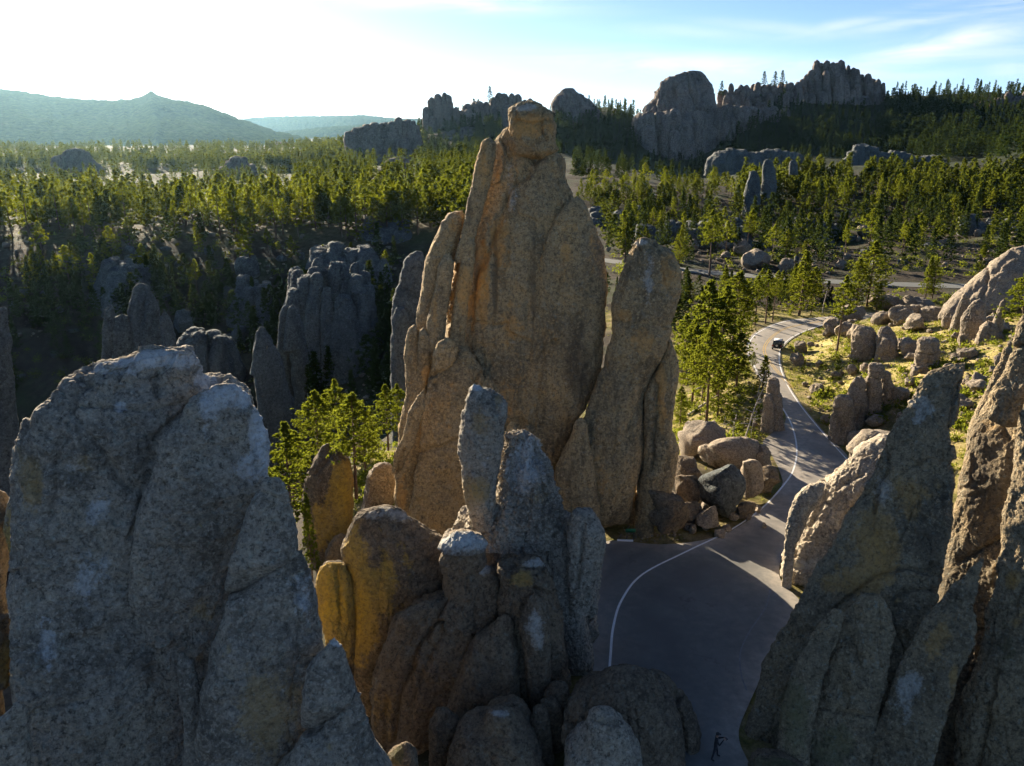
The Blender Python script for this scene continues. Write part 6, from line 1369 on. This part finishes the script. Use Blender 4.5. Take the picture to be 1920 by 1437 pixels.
for s in (-1, 1):
    m_ = MB(); x = s * .768; m_.put(np.array([[x,-1.6,1.22],[x,.40,1.22],[x-s*.0,.18,1.66],[x,-1.55,1.66]]), [[0,1,2,3]] if s > 0 else [[3,2,1,0]]); add('side_window', m_.mesh('side_window', M['car_glass'], False), car)
    m_ = MB(); m_.box((s * .74, -2.06, .98), (.16, .05, .24)); add('tail_light', m_.mesh('tail_light', M['tail'], False), car)
    m_ = MB(); m_.tube([(s * .6, 1.96, .86), (s * .6, 2.0, .86)], .10, 14); add('headlight', m_.mesh('headlight', M['pale_trim_sheen']), car)
    m_ = MB(); m_.box((s * .95, .55, 1.22), (.16, .08, .14)); add('wing_mirror', m_.mesh('wing_mirror', M['black_plastic'], False), car)
m_ = MB(); m_.put(np.array([[-.62,.41,1.66],[.62,.41,1.66],[.66,.70,1.20],[-.66,.70,1.20]]) + [0,.02,.02], [[3,2,1,0]]); add('windscreen', m_.mesh('windscreen', M['car_glass'], False), car)
m_ = MB(); m_.box((0, -2.16, .58), (1.6, .16, .18)); add('rear_bumper', m_.mesh('rear_bumper', M['black_plastic'], False), car)
m_ = MB(); m_.box((0, 2.06, .62), (1.6, .16, .18)); add('front_bumper', m_.mesh('front_bumper', M['black_plastic'], False), car)
def wheel(name, c_, axis, rad_=.40, wd=.25):
    a_ = np.asarray(axis, float); c_ = np.asarray(c_, float)
    m_ = MB(); m_.tube([c_ - a_ * wd / 2, c_ - a_ * wd * .4, c_ + a_ * wd * .4, c_ + a_ * wd / 2], [rad_ * .9, rad_, rad_, rad_ * .9], 24)
    w_ = add(name, m_.mesh(name, M['tyre']), car)
    m_ = MB(); m_.tube([c_ - a_ * (wd / 2 + .006), c_ + a_ * (wd / 2 + .006)], rad_ * .58, 18); add('rim', m_.mesh('rim', M['rim']), w_)
for s in (-1, 1):
    for yy in (-1.25, 1.3): wheel('wheel', (s * .78, yy, .40), (1, 0, 0))
wheel('spare_wheel', (.0, -2.14, 1.02), (0, 1, 0), .37, .2)

# ---- tunnel sign and white kerb block in the dark opening
M['sign_green'] = simple_mat('green_sign', (.01,.13,.055), .5); M['post'] = simple_mat('sign_post', (.12,.10,.08), .8)
g = P(1182, 1002, 60.4); g[2] = 0
e = empty('road_sign', g, 'small dark green sign in the black opening under the finger spire', 'sign')
m_ = MB(); m_.box((0, -.03, .95), (.86, .03, .34)); add('sign_panel', m_.mesh('sign_panel', M['sign_green'], False), e)
for s in (-1, 1):
    m_ = MB(); m_.box((s * .3, .02, .55), (.07, .06, 1.15)); add('post', m_.mesh('post', M['post'], False), e)
g = hit(1172, 1016); g[2] = 0
m_ = MB(); pr = np.array([[-.09, 0], [-.09, .09], [-.06, .13], [.06, .13], [.09, .09], [.09, 0]])
n_ = len(pr); V = np.concatenate([np.c_[np.full(n_, x), pr] for x in (-.68, .68)])
m_.put(V, [[q, q + 1, q + n_ + 1, q + n_] for q in range(n_ - 1)]); m_.put(V[:n_], [[0, 1, 4, 5], [1, 2, 3, 4]]); m_.put(V[n_:], [[5, 4, 1, 0], [4, 3, 2, 1]])
o = add('kerb_block', m_.mesh('kerb_block', M['paint'], False), None, g); o.rotation_euler = (0, 0, R(-4))
tag(o, 'white painted kerb block on the road edge in front of the dark opening', 'kerb block')
# reflector posts at the bend
M['white_post'] = simple_mat('white_post', (.7,.7,.68), .5)
for px, py, lab in ((1388, 562, 'small white-topped marker high among the pines beyond the road bend'), (1391, 622, 'small white marker at the edge of the lit bank left of the road bend')):
    g = hit(px, py); e = empty('road_marker', g, lab, 'road marker')
    m_ = MB(); m_.tube([(0, 0, -.1), (0, 0, 1.3)], .04, 8); add('post', m_.mesh('post', M['post']), e)
    m_ = MB(); m_.box((0, -.05, 1.25), (.5, .03, .5)); add('panel', m_.mesh('panel', M['white_post'], False), e)
# ------------------------------------------------------------------ sky, sun, air
SUN_AZ, SUN_EL = R(-30), R(16)
w = bpy.data.worlds.new('World'); scene.world = w; w.use_nodes = True
t = w.node_tree; t.nodes.clear()
out = t.nodes.new('ShaderNodeOutputWorld'); bg = t.nodes.new('ShaderNodeBackground')
sky = t.nodes.new('ShaderNodeTexSky'); sky.sky_type = 'NISHITA'; sky.sun_disc = False
sky.sun_elevation = SUN_EL; sky.sun_rotation = SUN_AZ
sky.altitude = 1500; sky.air_density = .55; sky.dust_density = .5; sky.ozone_density = 2.2
bg.inputs[1].default_value = .054
# thin cirrus
tc = t.nodes.new('ShaderNodeTexCoord'); sep = t.nodes.new('ShaderNodeSeparateXYZ'); t.links.new(tc.outputs['Generated'], sep.inputs[0])
def mth(op, a, b=0., clamp=False):
    m = t.nodes.new('ShaderNodeMath'); m.operation = op; m.use_clamp = clamp
    for s, v in ((m.inputs[0], a), (m.inputs[1], b)):
        if hasattr(v, 'is_linked'): t.links.new(v, s)
        else: s.default_value = v
    return m.outputs[0]
# cirrus streaks: (azimuth, elevation, half length, half height, tilt, strength) in degrees of sky
def sky_dir(px, py):
    f_, u_ = 1.0, (718.5 - py) / F
    y_, z_ = CP + u_ * SP, -SP + u_ * CP; x_ = (px - 960) / F
    return math.atan2(x_, y_), math.atan2(z_, math.hypot(x_, y_))
azn = mth('ARCTAN2', sep.outputs[0], sep.outputs[1]); eln = mth('ARCSINE', sep.outputs[2])
cmb = t.nodes.new('ShaderNodeCombineXYZ'); t.links.new(azn, cmb.inputs[0]); t.links.new(mth('MULTIPLY', eln, 5.5), cmb.inputs[1])
n1 = t.nodes.new('ShaderNodeTexNoise'); n1.inputs['Scale'].default_value = 5.5; n1.inputs['Detail'].default_value = 9; n1.inputs['Roughness'].default_value = .62; n1.inputs['Distortion'].default_value = .9
t.links.new(cmb.outputs[0], n1.inputs['Vector'])
tot = None
for (px, py, hl_, hh_, tilt, st_) in ((1270, 122, 230, 20, 3, .95), (1420, 128, 160, 15, -2, .7), (1735, 95, 150, 22, -13, .95), (1800, 100, 110, 14, 2, .6), (1905, 132, 40, 13, 5, .8), (1560, 150, 240, 14, -3, .4), (1830, 20, 190, 10, -7, .65), (1620, 38, 120, 9, -10, .5), (1480, 55, 150, 10, 6, .3), (850, 8, 210, 14, 2, .85), (1900, 8, 70, 8, -10, .6), (1250, 60, 200, 14, 4, .25),
                                      (2500, 60, 300, 30, 8, .7), (2900, -200, 400, 50, -6, .6), (-900, -250, 500, 60, 5, .5), (900, -420, 500, 50, -4, .5)):
    a0, e0 = sky_dir(px, py); k_ = 1 / F
    ca, sa_ = math.cos(R(tilt)), math.sin(R(tilt))
    da, de = mth('SUBTRACT', azn, a0), mth('SUBTRACT', eln, e0)
    u1 = mth('DIVIDE', mth('ADD', mth('MULTIPLY', da, ca), mth('MULTIPLY', de, -sa_)), hl_ * k_)
    v1 = mth('DIVIDE', mth('ADD', mth('MULTIPLY', da, sa_), mth('MULTIPLY', de, ca)), hh_ * k_)
    g_ = mth('MULTIPLY', mth('EXPONENT', mth('MULTIPLY', mth('ADD', mth('POWER', mth('ABSOLUTE', u1), 2.), mth('POWER', mth('ABSOLUTE', v1), 2.)), -1.)), st_)
    tot = g_ if tot is None else mth('MAXIMUM', tot, g_)
rp = t.nodes.new('ShaderNodeValToRGB'); rp.color_ramp.elements[0].position = .30; rp.color_ramp.elements[1].position = .68
t.links.new(n1.outputs['Fac'], rp.inputs[0])
fade = mth('MULTIPLY', mth('MULTIPLY', tot, rp.outputs[0]), 1.0, True)
mx = t.nodes.new('ShaderNodeMix'); mx.data_type = 'RGBA'
t.links.new(fade, mx.inputs[0]); t.links.new(sky.outputs[0], mx.inputs[6])
mx.inputs[7].default_value = (6.6, 6.7, 6.8, 1)
t.links.new(mx.outputs[2], bg.inputs[0]); t.links.new(bg.outputs[0], out.inputs[0])

sd = bpy.data.lights.new('sun', 'SUN'); sd.energy = 5.0; sd.angle = R(.6); sd.color = (1.0, .86, .66)
so = bpy.data.objects.new('sun', sd); col.objects.link(so)
dv = Vector((math.sin(SUN_AZ) * math.cos(SUN_EL), math.cos(SUN_AZ) * math.cos(SUN_EL), math.sin(SUN_EL)))
so.rotation_euler = dv.to_track_quat('Z', 'Y').to_euler()
so.location = (-60, 60, 120)

mb = MB(); mb.box((0, 6400, 85), (15000, 13400, 330))
hz = bpy.data.materials.new('haze'); hz.use_nodes = True; ht = hz.node_tree; ht.nodes.clear()
ho = ht.nodes.new('ShaderNodeOutputMaterial'); hv = ht.nodes.new('ShaderNodeVolumePrincipled')
hv.inputs['Color'].default_value = (.28, .50, .66, 1); hv.inputs['Density'].default_value = .000020; hv.inputs['Anisotropy'].default_value = .74
ht.links.new(hv.outputs[0], ho.inputs['Volume'])
tag(add('haze', mb.mesh('haze', hz, False)), kind='stuff')
vs = scene.view_settings; vs.view_transform = 'Standard'; vs.look = 'None'; vs.exposure = 1.85; vs.gamma = 1
scene.cycles.use_adaptive_sampling = True; scene.cycles.adaptive_threshold = .03
scene.cycles.max_bounces = 5; scene.cycles.diffuse_bounces = 3; scene.cycles.transmission_bounces = 3; scene.cycles.volume_bounces = 1; scene.cycles.transparent_max_bounces = 8
print('built in', round(time.time() - T0, 1), 's', len(bpy.data.objects), 'objects')
